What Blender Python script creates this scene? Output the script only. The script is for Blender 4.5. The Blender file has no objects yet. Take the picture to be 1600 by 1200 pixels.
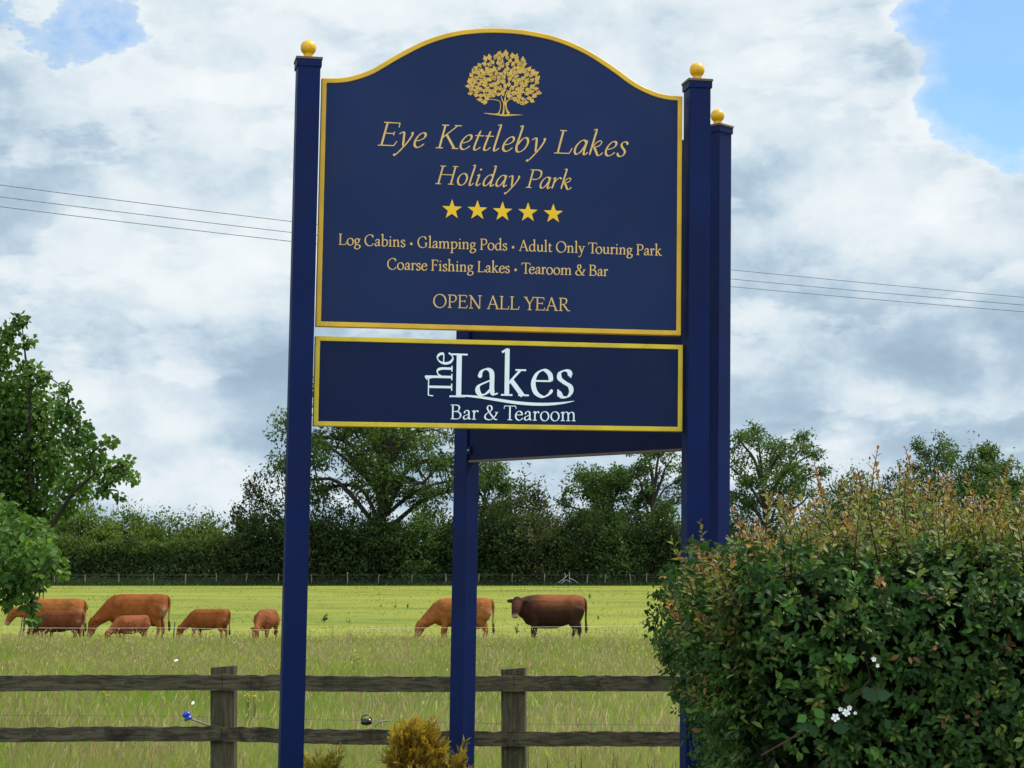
import bpy, bmesh, math, random
import numpy as np
from mathutils import Vector, Matrix

C = bpy.context.scene.collection
SC = bpy.context.scene
R = math.radians

# ---------------------------------------------------------------- camera
EYE = 1.75                      # eye height above the ground by the fence
FPX = 3100.0                    # focal length in pixels of the 1600 px wide photograph
PITCH = math.atan(300.0 / FPX)
cam = bpy.data.cameras.new('camera')
cam.sensor_width = 36.0
cam.lens = 36.0 * FPX / 1600.0
cam.clip_start = 0.1
cam.clip_end = 9000
camo = bpy.data.objects.new('camera', cam)
C.objects.link(camo)
camo.location = (0, 0, EYE)
camo.rotation_euler = (R(90) + PITCH, 0, 0)
SC.camera = camo

# ---------------------------------------------------------------- sun, sky, exposure
SUN_AZ, SUN_EL = R(66), R(57)   # behind the sign, to the right
to_sun = Vector((math.sin(SUN_AZ) * math.cos(SUN_EL), math.cos(SUN_AZ) * math.cos(SUN_EL), math.sin(SUN_EL)))
sun = bpy.data.lights.new('sun', 'SUN')
sun.energy = 3.6
sun.angle = R(2.0)
sun.color = (1.0, 0.95, 0.86)
suno = bpy.data.objects.new('sun', sun)
C.objects.link(suno)
suno.rotation_euler = to_sun.to_track_quat('Z', 'Y').to_euler()
suno.location = (20, 30, 60)

SC.view_settings.view_transform = 'Standard'
SC.view_settings.look = 'None'
SC.view_settings.gamma = 1
SC.view_settings.use_curve_mapping = False
SC.view_settings.exposure = 0.58

world = bpy.data.worlds.new('World')
SC.world = world
world.use_nodes = True


class NT:
    """tiny helper to write node trees"""
    def __init__(self, tree):
        self.t = tree
        tree.nodes.clear()

    def n(self, typ, **kw):
        nd = self.t.nodes.new(typ)
        for k, v in kw.items():
            setattr(nd, k, v)
        return nd

    def link(self, a, b):
        self.t.links.new(a, b)

    def put(self, sock, v):
        if isinstance(v, bpy.types.NodeSocket):
            self.t.links.new(v, sock)
        else:
            sock.default_value = v

    def math(self, op, a, b=0.0, c=0.0, clamp=False):
        m = self.n('ShaderNodeMath', operation=op, use_clamp=clamp)
        self.put(m.inputs[0], a)
        self.put(m.inputs[1], b)
        self.put(m.inputs[2], c)
        return m.outputs[0]

    def noise(self, vec, scale, detail=4, rough=0.5, dist=0.0, dim='3D'):
        nd = self.n('ShaderNodeTexNoise', noise_dimensions=dim)
        if vec is not None:
            self.link(vec, nd.inputs['Vector'])
        nd.inputs['Scale'].default_value = scale
        nd.inputs['Detail'].default_value = detail
        nd.inputs['Roughness'].default_value = rough
        nd.inputs['Distortion'].default_value = dist
        return nd.outputs['Fac']

    def mapr(self, v, a, b, c, d, smooth=True):
        m = self.n('ShaderNodeMapRange', interpolation_type='SMOOTHSTEP' if smooth else 'LINEAR')
        self.put(m.inputs['Value'], v)
        for k, x in (('From Min', a), ('From Max', b), ('To Min', c), ('To Max', d)):
            self.put(m.inputs[k], x)
        return m.outputs['Result']

    def mix(self, f, a, b, blend='MIX'):
        m = self.n('ShaderNodeMix', data_type='RGBA', blend_type=blend)
        self.put(m.inputs['Factor'], f)
        for s, v in ((m.inputs[6], a), (m.inputs[7], b)):
            if isinstance(v, (tuple, list)):
                v = (v[0], v[1], v[2], 1.0)
            self.put(s, v)
        return m.outputs[2]


def sky_dir(px, py):
    u, v = (px - 800) / FPX, (600 - py) / FPX
    d = Vector((u, math.cos(PITCH) - v * math.sin(PITCH), math.sin(PITCH) + v * math.cos(PITCH)))
    return d.normalized()


def build_world():
    T = NT(world.node_tree)
    out = T.n('ShaderNodeOutputWorld')
    tc = T.n('ShaderNodeTexCoord')
    vec = tc.outputs['Generated']
    sky = T.n('ShaderNodeTexSky', sky_type='NISHITA')
    sky.sun_disc = False
    sky.sun_elevation = SUN_EL
    sky.sun_rotation = SUN_AZ
    sky.air_density = 1.0
    sky.dust_density = 0.1
    sky.ozone_density = 3.0
    bg = T.n('ShaderNodeBackground')
    T.link(T.mix(1.0, sky.outputs[0], (0.80, 1.0, 1.08), 'MULTIPLY'), bg.inputs[0])
    bg.inputs[1].default_value = 0.105

    # layer coordinates: clouds lie flat, so they look squashed towards the horizon
    sep = T.n('ShaderNodeSeparateXYZ')
    T.link(vec, sep.inputs[0])
    zc = T.math('ADD', T.math('MAXIMUM', sep.outputs[2], 0.0), 0.30)
    cu = T.math('DIVIDE', sep.outputs[0], zc)
    cv = T.math('DIVIDE', sep.outputs[1], zc)
    comb = T.n('ShaderNodeCombineXYZ')
    T.link(cu, comb.inputs[0])
    T.link(cv, comb.inputs[1])
    T.put(comb.inputs[2], 3.7)
    pl = comb.outputs[0]
    mp = T.n('ShaderNodeMapping')
    T.link(vec, mp.inputs[0])
    mp.inputs['Scale'].default_value = (1.0, 1.0, 1.55)
    pv = mp.outputs[0]

    def bump(px, py, width_px, amp, flat=1.0):
        """smooth bump of the cloud field round one direction of the sky; flat > 1 stretches it sideways"""
        d = sky_dir(px, py)
        m = T.n('ShaderNodeVectorMath', operation='SUBTRACT')
        T.link(vec, m.inputs[0])
        m.inputs[1].default_value = d
        sc_ = T.n('ShaderNodeVectorMath', operation='MULTIPLY')
        T.link(m.outputs[0], sc_.inputs[0])
        sc_.inputs[1].default_value = (1.0 / flat, 1.0 / flat, 1.0)
        ln = T.n('ShaderNodeVectorMath', operation='LENGTH')
        T.link(sc_.outputs[0], ln.inputs[0])
        return T.mapr(ln.outputs['Value'], 0.0, width_px / FPX, amp, 0.0)

    def total(first, items):
        s = first
        for it in items:
            s = T.math('ADD', s, bump(*it))
        return s

    # coverage: where the blue shows
    n1 = T.noise(pv, 7.5, 12, 0.60, 0.15)
    n2 = T.noise(pv, 20.0, 8, 0.62, 0.2)
    cov = T.math('ADD', T.math('MULTIPLY', n1, 1.15), T.math('MULTIPLY', n2, 0.62))
    cov = T.math('ADD', cov, -0.885 + 0.5 + 0.13)
    cov = total(cov, [
        (1590, 30, 320, -0.42, 1.0), (1470, 185, 240, -0.33, 1.3), (1600, 200, 200, -0.18, 1.0),
        (60, 40, 240, -0.20, 1.4), (170, 70, 150, -0.24, 1.3), (1395, 150, 60, 0.10, 1.4), (10, 262, 110, -0.22, 2.0),
        (1450, 300, 250, 0.22, 1.6), (1280, 60, 300, 0.20, 1.0), (700, 200, 700, 0.2, 1.4),
        (1000, 560, 700, 0.25, 2.5), (200, 500, 500, 0.2, 2.0)])
    fac = T.mapr(cov, 0.475, 0.555, 0.0, 1.0)
    wisp = T.mapr(cov, 0.36, 0.53, 0.10, 0.50)
    fac = T.math('MAXIMUM', fac, wisp)

    # brightness of the cloud: lit heads, grey undersides
    s1 = T.noise(pv, 9.0, 13, 0.58, 0.25)
    s2 = T.noise(pv, 3.6, 6, 0.5, 0.0)
    s3 = T.noise(pv, 30.0, 6, 0.6, 0.3)
    sh = T.math('ADD', T.math('MULTIPLY', s1, 0.46), T.math('MULTIPLY', s2, 0.40))
    sh = T.math('ADD', sh, T.math('MULTIPLY', s3, 0.06))
    sh = T.math('ADD', sh, 0.02)
    bil = T.noise(pv, 6.0, 14, 0.60, 0.1)
    sh = T.math('ADD', sh, T.mapr(bil, 0.44, 0.60, -0.018, 0.028))
    off = T.n('ShaderNodeVectorMath', operation='ADD')
    T.link(pv, off.inputs[0])
    off.inputs[1].default_value = (0.006, 0.0, 0.018)
    rel = T.math('SUBTRACT', bil, T.noise(off.outputs[0], 6.0, 14, 0.60, 0.1))      # sunlit heads against shaded bases
    sh = T.math('ADD', sh, T.math('MULTIPLY', rel, 0.75))
    sh = total(sh, [
        (620, 20, 520, 0.09, 1.4), (1300, 230, 330, 0.10, 1.3), (300, 330, 300, 0.08, 1.3),
        (180, 440, 170, 0.11, 1.4), (330, 260, 260, 0.06, 1.4), (1350, 630, 90, 0.13, 1.6),
        (1500, 330, 220, 0.07, 1.5), (280, 655, 90, 0.10, 1.6), (200, 575, 170, 0.07, 2.6),
        (1200, 100, 200, 0.08, 1.0), (1250, 700, 80, 0.10, 3.0), (350, 760, 70, 0.12, 4.0),
        (300, 515, 130, -0.16, 3.0), (420, 545, 120, -0.08, 2.0), (1430, 540, 150, -0.15, 2.6),
        (1180, 290, 180, -0.09, 0.8), (1240, 650, 90, -0.12, 2.4), (1420, 690, 60, -0.10, 3.0),
        (380, 690, 80, -0.10, 2.2), (60, 210, 120, -0.06, 1.6), (900, 60, 180, -0.03, 1.6)])
    # a flatter bank of crisp edged heads, and silver edges against the blue
    mp2 = T.n('ShaderNodeMapping')
    T.link(vec, mp2.inputs[0])
    mp2.inputs['Scale'].default_value = (1.0, 1.0, 2.6)
    mp2.inputs['Location'].default_value = (3.1, 1.7, 0.4)
    bank = T.noise(mp2.outputs[0], 5.2, 15, 0.58, 0.1)
    sh = T.math('ADD', sh, T.mapr(bank, 0.485, 0.530, -0.040, 0.045))
    sh = T.math('ADD', sh, T.mapr(cov, 0.50, 0.66, 0.09, 0.0))
    ramp = T.n('ShaderNodeValToRGB')
    T.link(sh, ramp.inputs[0])
    cr = ramp.color_ramp
    cr.interpolation = 'B_SPLINE'
    cr.elements[0].position = 0.30
    cr.elements[0].color = (0.225, 0.305, 0.390, 1)
    cr.elements[1].position = 0.74
    cr.elements[1].color = (0.625, 0.655, 0.67, 1)
    for p, c in ((0.42, (0.300, 0.395, 0.480, 1)), (0.50, (0.440, 0.515, 0.570, 1)), (0.59, (0.530, 0.580, 0.610, 1))):
        e = cr.elements.new(p)
        e.color = c
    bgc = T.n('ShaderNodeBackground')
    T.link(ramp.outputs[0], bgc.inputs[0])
    T.link(T.mapr(T.math('MULTIPLY', sep.outputs[1], -1.0), -0.55, 0.65, 1.0, 2.5), bgc.inputs[1])     # cloud facing the sun, behind the viewer, is brightened to fill the sign front
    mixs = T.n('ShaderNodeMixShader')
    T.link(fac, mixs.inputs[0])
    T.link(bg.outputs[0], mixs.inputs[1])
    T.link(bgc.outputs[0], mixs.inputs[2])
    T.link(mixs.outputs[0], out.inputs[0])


build_world()

# ---------------------------------------------------------------- placing helpers


def P(px, py, d):
    """world point at distance d (along +Y) seen at pixel (px, py) of the 1600x1200 photograph"""
    u, v = (px - 800) / FPX, (600 - py) / FPX
    t = d / (math.cos(PITCH) - v * math.sin(PITCH))
    return Vector((t * u, d, EYE + t * (math.sin(PITCH) + v * math.cos(PITCH))))


def ground_z(d):
    """the meadow dips a little, then climbs to the far hedge"""
    return float(np.interp(d, [0, 14, 35, 60, 75, 115, 170, 200, 260, 400], [0, 0, -0.10, -0.19, -0.13, 0.33, 0.93, 1.1, 1.2, 1.25]))


def G(px, d):
    p = P(px, 900, d)
    return Vector((p.x, d, ground_z(d)))


# ---------------------------------------------------------------- mesh helpers
class MB:
    """collects shapes into one mesh; coordinates are in the world"""
    def __init__(self):
        self.v, self.f = [], []

    def add(self, verts, faces):
        o = len(self.v)
        self.v += [tuple(p) for p in verts]
        self.f += [tuple(i + o for i in f) for f in faces]
        return self

    def hexa(self, c8):
        return self.add(c8, [(0, 3, 2, 1), (4, 5, 6, 7), (0, 1, 5, 4), (1, 2, 6, 5), (2, 3, 7, 6), (3, 0, 4, 7)])

    def box(self, x0, y0, z0, x1, y1, z1, fn=None):
        c = [(x0, y0, z0), (x1, y0, z0), (x1, y1, z0), (x0, y1, z0), (x0, y0, z1), (x1, y0, z1), (x1, y1, z1), (x0, y1, z1)]
        if fn:
            c = [fn(*p) for p in c]
        return self.hexa(c)

    def tube(self, pts, rad, n=6, caps=True):
        pts = [Vector(p) for p in pts]
        if not isinstance(rad, (list, tuple)):
            rad = [rad] * len(pts)
        o = len(self.v)
        ref = None
        for i, p in enumerate(pts):
            t = (pts[min(i + 1, len(pts) - 1)] - pts[max(i - 1, 0)])
            if t.length < 1e-9:
                t = Vector((0, 0, 1))
            t.normalize()
            if ref is None:
                ref = Vector((1, 0, 0)) if abs(t.x) < 0.8 else Vector((0, 1, 0))
            a = (ref - t * ref.dot(t)).normalized()
            ref = a
            b = t.cross(a)
            for k in range(n):
                w = 2 * math.pi * k / n
                self.v.append(tuple(p + (a * math.cos(w) + b * math.sin(w)) * rad[i]))
        for i in range(len(pts) - 1):
            for k in range(n):
                k2 = (k + 1) % n
                self.f.append((o + i * n + k, o + i * n + k2, o + (i + 1) * n + k2, o + (i + 1) * n + k))
        if caps:
            self.f.append(tuple(o + k for k in reversed(range(n))))
            e = o + (len(pts) - 1) * n
            self.f.append(tuple(e + k for k in range(n)))
        return self

    def lathe(self, base, prof, n=20):
        base = Vector(base)
        o = len(self.v)
        for r, z in prof:
            for k in range(n):
                w = 2 * math.pi * k / n
                self.v.append((base.x + r * math.cos(w), base.y + r * math.sin(w), base.z + z))
        for i in range(len(prof) - 1):
            for k in range(n):
                k2 = (k + 1) % n
                self.f.append((o + i * n + k, o + i * n + k2, o + (i + 1) * n + k2, o + (i + 1) * n + k))
        self.f.append(tuple(o + k for k in reversed(range(n))))
        e = o + (len(prof) - 1) * n
        self.f.append(tuple(e + k for k in range(n)))
        return self

    def build(self, name, mat, parent=None, smooth=False, bevel=0.0):
        off = base_of(parent)
        me = bpy.data.meshes.new(name)
        me.from_pydata([(x - off.x, y - off.y, z - off.z) for x, y, z in self.v], [], self.f)
        if bevel:
            bm = bmesh.new()
            bm.from_mesh(me)
            bmesh.ops.remove_doubles(bm, verts=bm.verts, dist=1e-6)
            bmesh.ops.bevel(bm, geom=list(bm.edges), offset=bevel, segments=2, affect='EDGES', profile=0.6)
            bm.to_mesh(me)
            bm.free()
        me.update()
        if smooth:
            me.polygons.foreach_set('use_smooth', [True] * len(me.polygons))
        me.materials.append(mat)
        return link(name, me, parent)


def base_of(o):
    v = Vector((0, 0, 0))
    while o is not None:
        v = v + o.location
        o = o.parent
    return v


def link(name, me, parent=None):
    o = bpy.data.objects.new(name, me)
    C.objects.link(o)
    if parent is not None:
        o.parent = parent
    return o


def tag(o, label=None, cat=None, group=None, kind=None):
    if label:
        o['label'] = label
    if cat:
        o['category'] = cat
    if group:
        o['group'] = group
    if kind:
        o['kind'] = kind
    return o


def empty(name, loc, label, cat, group=None):
    o = bpy.data.objects.new(name, None)
    o.empty_display_size = 0.3
    C.objects.link(o)
    o.location = loc
    return tag(o, label, cat, group)


def np_mesh(name, verts, faces, mat, parent=None, col=None, smooth=True, tri=None):
    """big mesh from numpy arrays: faces (n,4) quads, tri (m,3) triangles"""
    off = base_of(parent)
    verts = np.asarray(verts, dtype=np.float64) - np.array(off)
    me = bpy.data.meshes.new(name)
    me.vertices.add(len(verts))
    me.vertices.foreach_set('co', verts.astype(np.float32).ravel())
    idx, starts = [], []
    n0 = 0
    if faces is not None and len(faces):
        idx.append(np.asarray(faces).ravel())
        starts.append(np.arange(len(faces)) * 4)
        n0 = len(faces) * 4
    if tri is not None and len(tri):
        idx.append(np.asarray(tri).ravel())
        starts.append(n0 + np.arange(len(tri)) * 3)
    idx = np.concatenate(idx).astype(np.int32)
    starts = np.concatenate(starts).astype(np.int32)
    me.loops.add(len(idx))
    me.loops.foreach_set('vertex_index', idx)
    me.polygons.add(len(starts))
    me.polygons.foreach_set('loop_start', starts)
    me.update(calc_edges=True)
    me.validate()
    if smooth:
        me.polygons.foreach_set('use_smooth', np.ones(len(me.polygons), dtype=bool))
    if col is not None:
        a = me.color_attributes.new('tint', 'FLOAT_COLOR', 'POINT')
        c4 = np.ones((len(verts), 4), dtype=np.float32)
        c4[:, :3] = col
        a.data.foreach_set('color', c4.ravel())
    me.materials.append(mat)
    return link(name, me, parent)


# leaf outlines: (along, across, lift) and faces
LEAF_BROAD = (np.array([(0, 0, 0), (0.22, 0.36, 0.05), (0.6, 0.46, 0.03), (1, 0, -0.12), (0.6, -0.46, 0.03), (0.22, -0.36, 0.05), (0.5, 0, -0.06)]),
              np.array([(0, 6, 2, 1), (6, 3, 2, 2), (0, 5, 4, 6), (6, 4, 3, 3)]))
LEAF_DIAMOND = (np.array([(0, 0, 0), (0.45, 0.42, 0.06), (1, 0, -0.06), (0.45, -0.42, 0.06)]), np.array([(0, 3, 2, 1)]))


def leaves_arrays(pos, axis, normal, length, width, col, shape):
    """vectorised: one leaf per row"""
    tv, tf = shape
    n = len(pos)
    axis = axis / (np.linalg.norm(axis, axis=1, keepdims=True) + 1e-9)
    normal = normal - axis * np.sum(axis * normal, axis=1, keepdims=True)
    normal = normal / (np.linalg.norm(normal, axis=1, keepdims=True) + 1e-9)
    side = np.cross(normal, axis)
    L = length[:, None, None]
    W = width[:, None, None]
    v = (pos[:, None, :] + axis[:, None, :] * tv[None, :, 0:1] * L + side[:, None, :] * tv[None, :, 1:2] * W
         + normal[:, None, :] * tv[None, :, 2:3] * L)
    k = len(tv)
    base = (np.arange(n) * k)[:, None, None]
    f = (tf[None] + base).reshape(-1, 4)
    c = np.repeat(col, k, axis=0)
    v = v.reshape(-1, 3)
    degenerate = f[:, 2] == f[:, 3]
    return v, f[~degenerate], f[degenerate][:, :3], c


def leaf_object(name, pos, axis, normal, length, width, col, shape, mat, parent):
    v, q, t, c = leaves_arrays(np.asarray(pos), np.asarray(axis), np.asarray(normal), np.asarray(length), np.asarray(width), np.asarray(col), shape)
    return np_mesh(name, v, q, mat, parent, c, smooth=False, tri=t)


def unit_rand(rng, n):
    v = rng.normal(size=(n, 3))
    return v / (np.linalg.norm(v, axis=1, keepdims=True) + 1e-9)


def vnoise(x, y, seed=0):
    """cheap smooth 2-D noise in -1..1, sums of sines"""
    r = np.random.default_rng(seed)
    s = np.zeros_like(np.asarray(x, dtype=float))
    amp = 1.0
    fr = 1.0
    tot = 0
    for o in range(5):
        for k in range(3):
            a = r.uniform(0, 2 * np.pi)
            ph = r.uniform(0, 2 * np.pi)
            s = s + amp * np.sin((x * np.cos(a) + y * np.sin(a)) * fr + ph)
        tot += amp * 1.7
        amp *= 0.62
        fr *= 2.03
    return s / tot


# ---------------------------------------------------------------- materials
def mat_new(name):
    m = bpy.data.materials.new(name)
    m.use_nodes = True
    return m, NT(m.node_tree)


def mat_paint(name, col, rough=0.4, var=0.12, scale=6.0, spec=0.5, bump=0.0, dirt=None):
    m, T = mat_new(name)
    out = T.n('ShaderNodeOutputMaterial')
    b = T.n('ShaderNodeBsdfPrincipled')
    tc = T.n('ShaderNodeTexCoord')
    n = T.noise(tc.outputs['Object'], scale, 6, 0.6)
    dark = tuple(c * (1 - var) for c in col)
    lite = tuple(min(1, c * (1 + var)) for c in col)
    cc = T.mix(T.mapr(n, 0.3, 0.7, 0, 1), dark, lite)
    if dirt:
        n2 = T.noise(tc.outputs['Object'], 22, 8, 0.7, 0.4)
        cc = T.mix(T.mapr(n2, 0.60, 0.78, 0.0, dirt[1]), cc, dirt[0])
    T.link(cc, b.inputs['Base Color'])
    rg = T.mapr(T.noise(tc.outputs['Object'], scale * 2, 5), 0.3, 0.7, rough * 0.85, rough * 1.15)
    T.link(rg, b.inputs['Roughness'])
    b.inputs['Specular IOR Level'].default_value = spec
    if bump:
        bp = T.n('ShaderNodeBump')
        bp.inputs['Strength'].default_value = bump
        bp.inputs['Distance'].default_value = 0.003
        T.link(T.noise(tc.outputs['Object'], 60, 4), bp.inputs['Height'])
        T.link(bp.outputs[0], b.inputs['Normal'])
    T.link(b.outputs[0], out.inputs[0])
    return m


def mat_tint(name, rough=0.5, trans=0.35, spec=0.35, var=0.25, tcol=(1.15, 1.25, 0.55)):
    """foliage: own colour per leaf from the tint attribute, some light passes through"""
    m, T = mat_new(name)
    out = T.n('ShaderNodeOutputMaterial')
    at = T.n('ShaderNodeAttribute', attribute_name='tint')
    geo = T.n('ShaderNodeNewGeometry')
    v = T.mapr(geo.outputs['Random Per Island'], 0, 1, 1 - var, 1 + var, False)
    hs = T.n('ShaderNodeHueSaturation')
    T.link(at.outputs['Color'], hs.inputs['Color'])
    T.link(v, hs.inputs['Value'])
    b = T.n('ShaderNodeBsdfPrincipled')
    T.link(hs.outputs[0], b.inputs['Base Color'])
    b.inputs['Roughness'].default_value = rough
    b.inputs['Specular IOR Level'].default_value = spec
    if trans > 0:
        tr = T.n('ShaderNodeBsdfTranslucent')
        T.link(T.mix(1.0, hs.outputs[0], tcol, 'MULTIPLY'), tr.inputs[0])
        mx = T.n('ShaderNodeMixShader')
        mx.inputs[0].default_value = trans
        T.link(b.outputs[0], mx.inputs[1])
        T.link(tr.outputs[0], mx.inputs[2])
        T.link(mx.outputs[0], out.inputs[0])
    else:
        T.link(b.outputs[0], out.inputs[0])
    return m


def mat_wood(name, c0, c1, c2, zscale=(2.0, 30.0, 30.0), moss=None):
    m, T = mat_new(name)
    out = T.n('ShaderNodeOutputMaterial')
    b = T.n('ShaderNodeBsdfPrincipled')
    tc = T.n('ShaderNodeTexCoord')
    mp = T.n('ShaderNodeMapping')
    T.link(tc.outputs['Object'], mp.inputs[0])
    mp.inputs['Scale'].default_value = zscale
    grain = T.noise(mp.outputs[0], 1.6, 9, 0.7, 0.6)
    blot = T.noise(tc.outputs['Object'], 5.0, 7, 0.65, 0.5)
    fine = T.noise(tc.outputs['Object'], 40.0, 5, 0.7)
    c = T.mix(T.mapr(grain, 0.35, 0.68, 0, 1), c0, c1)
    c = T.mix(T.mapr(blot, 0.50, 0.70, 0, 0.85), c, c2)
    if moss:
        spot = T.noise(tc.outputs['Object'], 14.0, 8, 0.75, 0.8)
        c = T.mix(T.mapr(spot, 0.60, 0.70, 0, 0.8), c, moss)
        sp2 = T.noise(tc.outputs['Object'], 34.0, 4, 0.6, 0.3)
        c = T.mix(T.mapr(sp2, 0.68, 0.73, 0, 0.55), c, (0.30, 0.31, 0.24))
    T.link(c, b.inputs['Base Color'])
    b.inputs['Roughness'].default_value = 0.9
    b.inputs['Specular IOR Level'].default_value = 0.2
    bp = T.n('ShaderNodeBump')
    bp.inputs['Strength'].default_value = 0.8
    bp.inputs['Distance'].default_value = 0.006
    T.link(T.math('ADD', grain, T.math('MULTIPLY', fine, 0.5)), bp.inputs['Height'])
    T.link(bp.outputs[0], b.inputs['Normal'])
    T.link(b.outputs[0], out.inputs[0])
    return m


def mat_bark(name, col):
    return mat_wood(name, tuple(c * 0.6 for c in col), col, tuple(min(1, c * 1.5) for c in col), (6, 6, 1.5))


def mat_hide(name):
    """short cattle coat: tint attribute with soft mottling"""
    m, T = mat_new(name)
    out = T.n('ShaderNodeOutputMaterial')
    b = T.n('ShaderNodeBsdfPrincipled')
    at = T.n('ShaderNodeAttribute', attribute_name='tint')
    tc = T.n('ShaderNodeTexCoord')
    n = T.noise(tc.outputs['Object'], 4.0, 6, 0.6, 0.3)
    n2 = T.noise(tc.outputs['Object'], 45.0, 4, 0.6)
    hs = T.n('ShaderNodeHueSaturation')
    T.link(at.outputs['Color'], hs.inputs['Color'])
    T.link(T.math('ADD', T.mapr(n, 0.3, 0.7, 0.78, 1.18), T.mapr(n2, 0.3, 0.7, -0.12, 0.16)), hs.inputs['Value'])
    T.link(hs.outputs[0], b.inputs['Base Color'])
    b.inputs['Roughness'].default_value = 0.75
    b.inputs['Specular IOR Level'].default_value = 0.12
    bp = T.n('ShaderNodeBump')
    bp.inputs['Strength'].default_value = 0.35
    bp.inputs['Distance'].default_value = 0.03
    T.link(T.noise(tc.outputs['Object'], 9.0, 5, 0.6), bp.inputs['Height'])
    T.link(bp.outputs[0], b.inputs['Normal'])
    T.link(b.outputs[0], out.inputs[0])
    return m


def mat_ground():
    m, T = mat_new('meadow')
    out = T.n('ShaderNodeOutputMaterial')
    b = T.n('ShaderNodeBsdfPrincipled')
    tc = T.n('ShaderNodeTexCoord')
    sep = T.n('ShaderNodeSeparateXYZ')
    T.link(tc.outputs['Object'], sep.inputs[0])
    mp = T.n('ShaderNodeMapping')
    T.link(tc.outputs['Object'], mp.inputs[0])
    mp.inputs['Scale'].default_value = (0.35, 1.0, 1.0)
    big = T.noise(mp.outputs[0], 0.10, 6, 0.6, 0.5)
    mid = T.noise(mp.outputs[0], 0.7, 7, 0.65, 0.4)
    fine = T.noise(tc.outputs['Object'], 5.0, 6, 0.7)
    field = T.mix(T.mapr(big, 0.35, 0.65, 0, 1), (0.108, 0.146, 0.020), (0.200, 0.214, 0.030))
    field = T.mix(T.mapr(mid, 0.35, 0.70, 0, 0.7), field, (0.218, 0.210, 0.056))
    field = T.mix(T.mapr(mid, 0.46, 0.30, 0, 0.8), field, (0.066, 0.100, 0.016))
    field = T.mix(T.mapr(fine, 0.45, 0.70, 0, 0.5), field, (0.095, 0.130, 0.022))
    rough_ = T.mix(T.mapr(mid, 0.35, 0.65, 0, 1), (0.060, 0.075, 0.022), (0.11, 0.105, 0.045))
    edge = T.math('ADD', sep.outputs[1], T.math('MULTIPLY', mid, 3.0))
    c = T.mix(T.mapr(edge, 57.5, 61.0, 0, 1), rough_, field)
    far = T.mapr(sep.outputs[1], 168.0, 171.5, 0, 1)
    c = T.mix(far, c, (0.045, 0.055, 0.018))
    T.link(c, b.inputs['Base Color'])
    b.inputs['Roughness'].default_value = 1.0
    b.inputs['Specular IOR Level'].default_value = 0.05
    bp = T.n('ShaderNodeBump')
    bp.inputs['Strength'].default_value = 0.7
    bp.inputs['Distance'].default_value = 0.08
    T.link(fine, bp.inputs['Height'])
    T.link(bp.outputs[0], b.inputs['Normal'])
    T.link(b.outputs[0], out.inputs[0])
    return m


M = {}
M['navy_post'] = mat_paint('navy_post_paint', (0.0018, 0.0090, 0.056), 0.5, 0.18, 3.0, 0.10, 0.15)
M['navy_board'] = mat_paint('navy_board_face', (0.0050, 0.0165, 0.069), 0.5, 0.10, 2.2, 0.15, 0.05)
M['navy_panel'] = mat_paint('navy_panel_face', (0.0024, 0.0094, 0.044), 0.5, 0.10, 2.2, 0.12, 0.05)
M['navy_back'] = mat_paint('navy_board_back', (0.0014, 0.0056, 0.032), 0.5, 0.2, 3.0, 0.10, 0.1)
M['gold'] = mat_paint('gold_border_paint', (0.66, 0.37, 0.022), 0.5, 0.10, 9.0, 0.3)
M['mustard'] = mat_paint('mustard_border_paint', (0.60, 0.42, 0.022), 0.5, 0.12, 9.0, 0.3, 0, ((0.2, 0.14, 0.03), 0.5))
M['knob'] = mat_paint('yellow_ball_paint', (0.64, 0.33, 0.004), 0.35, 0.14, 20.0, 0.4)
M['cap'] = mat_paint('brown_cap_edge', (0.09, 0.055, 0.03), 0.6, 0.25, 15.0)
M['letter_gold'] = mat_paint('pale_gold_vinyl', (0.68, 0.42, 0.135), 0.5, 0.05, 5.0, 0.2)
M['letter_star'] = mat_paint('yellow_star_vinyl', (0.80, 0.47, 0.015), 0.5, 0.05, 5.0, 0.2)
M['letter_white'] = mat_paint('white_vinyl', (0.74, 0.80, 0.80), 0.5, 0.04, 5.0, 0.2)
M['emblem'] = mat_paint('gold_emblem_vinyl', (0.62, 0.37, 0.070), 0.5, 0.10, 30.0, 0.2)
M['steel'] = mat_paint('dull_steel', (0.22, 0.22, 0.23), 0.5, 0.3, 20.0)
M['rail'] = mat_wood('weathered_rail', (0.030, 0.025, 0.014), (0.112, 0.094, 0.054), (0.016, 0.014, 0.010), (4.0, 24, 34), moss=(0.13, 0.125, 0.07))
M['fpost'] = mat_wood('weathered_post', (0.036, 0.031, 0.017), (0.098, 0.084, 0.047), (0.028, 0.025, 0.015), (28, 28, 2.5), moss=(0.11, 0.10, 0.055))
M['greypost'] = mat_wood('grey_stake_wood', (0.16, 0.13, 0.09), (0.30, 0.25, 0.18), (0.12, 0.10, 0.07), (10, 10, 1.5))
M['wire'] = mat_paint('galvanised_wire', (0.10, 0.11, 0.09), 0.7, 0.2, 3.0)
M['tape'] = mat_paint('white_polywire', (0.50, 0.47, 0.40), 0.6, 0.1, 3.0)
M['cable'] = mat_paint('dark_power_cable', (0.05, 0.055, 0.06), 0.6, 0.1, 3.0)
M['blue_plastic'] = mat_paint('blue_plastic', (0.012, 0.035, 0.42), 0.3, 0.2, 30.0, 0.5)
M['black_plastic'] = mat_paint('black_plastic', (0.012, 0.012, 0.014), 0.25, 0.2, 30.0, 0.5)
M['green_plastic'] = mat_paint('green_plastic', (0.01, 0.10, 0.05), 0.5, 0.2, 30.0)
M['grey_rod'] = mat_paint('grey_rod', (0.18, 0.18, 0.14), 0.6, 0.2, 30.0)
M['dark_rod'] = mat_paint('dark_iron_rod', (0.03, 0.027, 0.022), 0.7, 0.3, 20.0)
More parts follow.
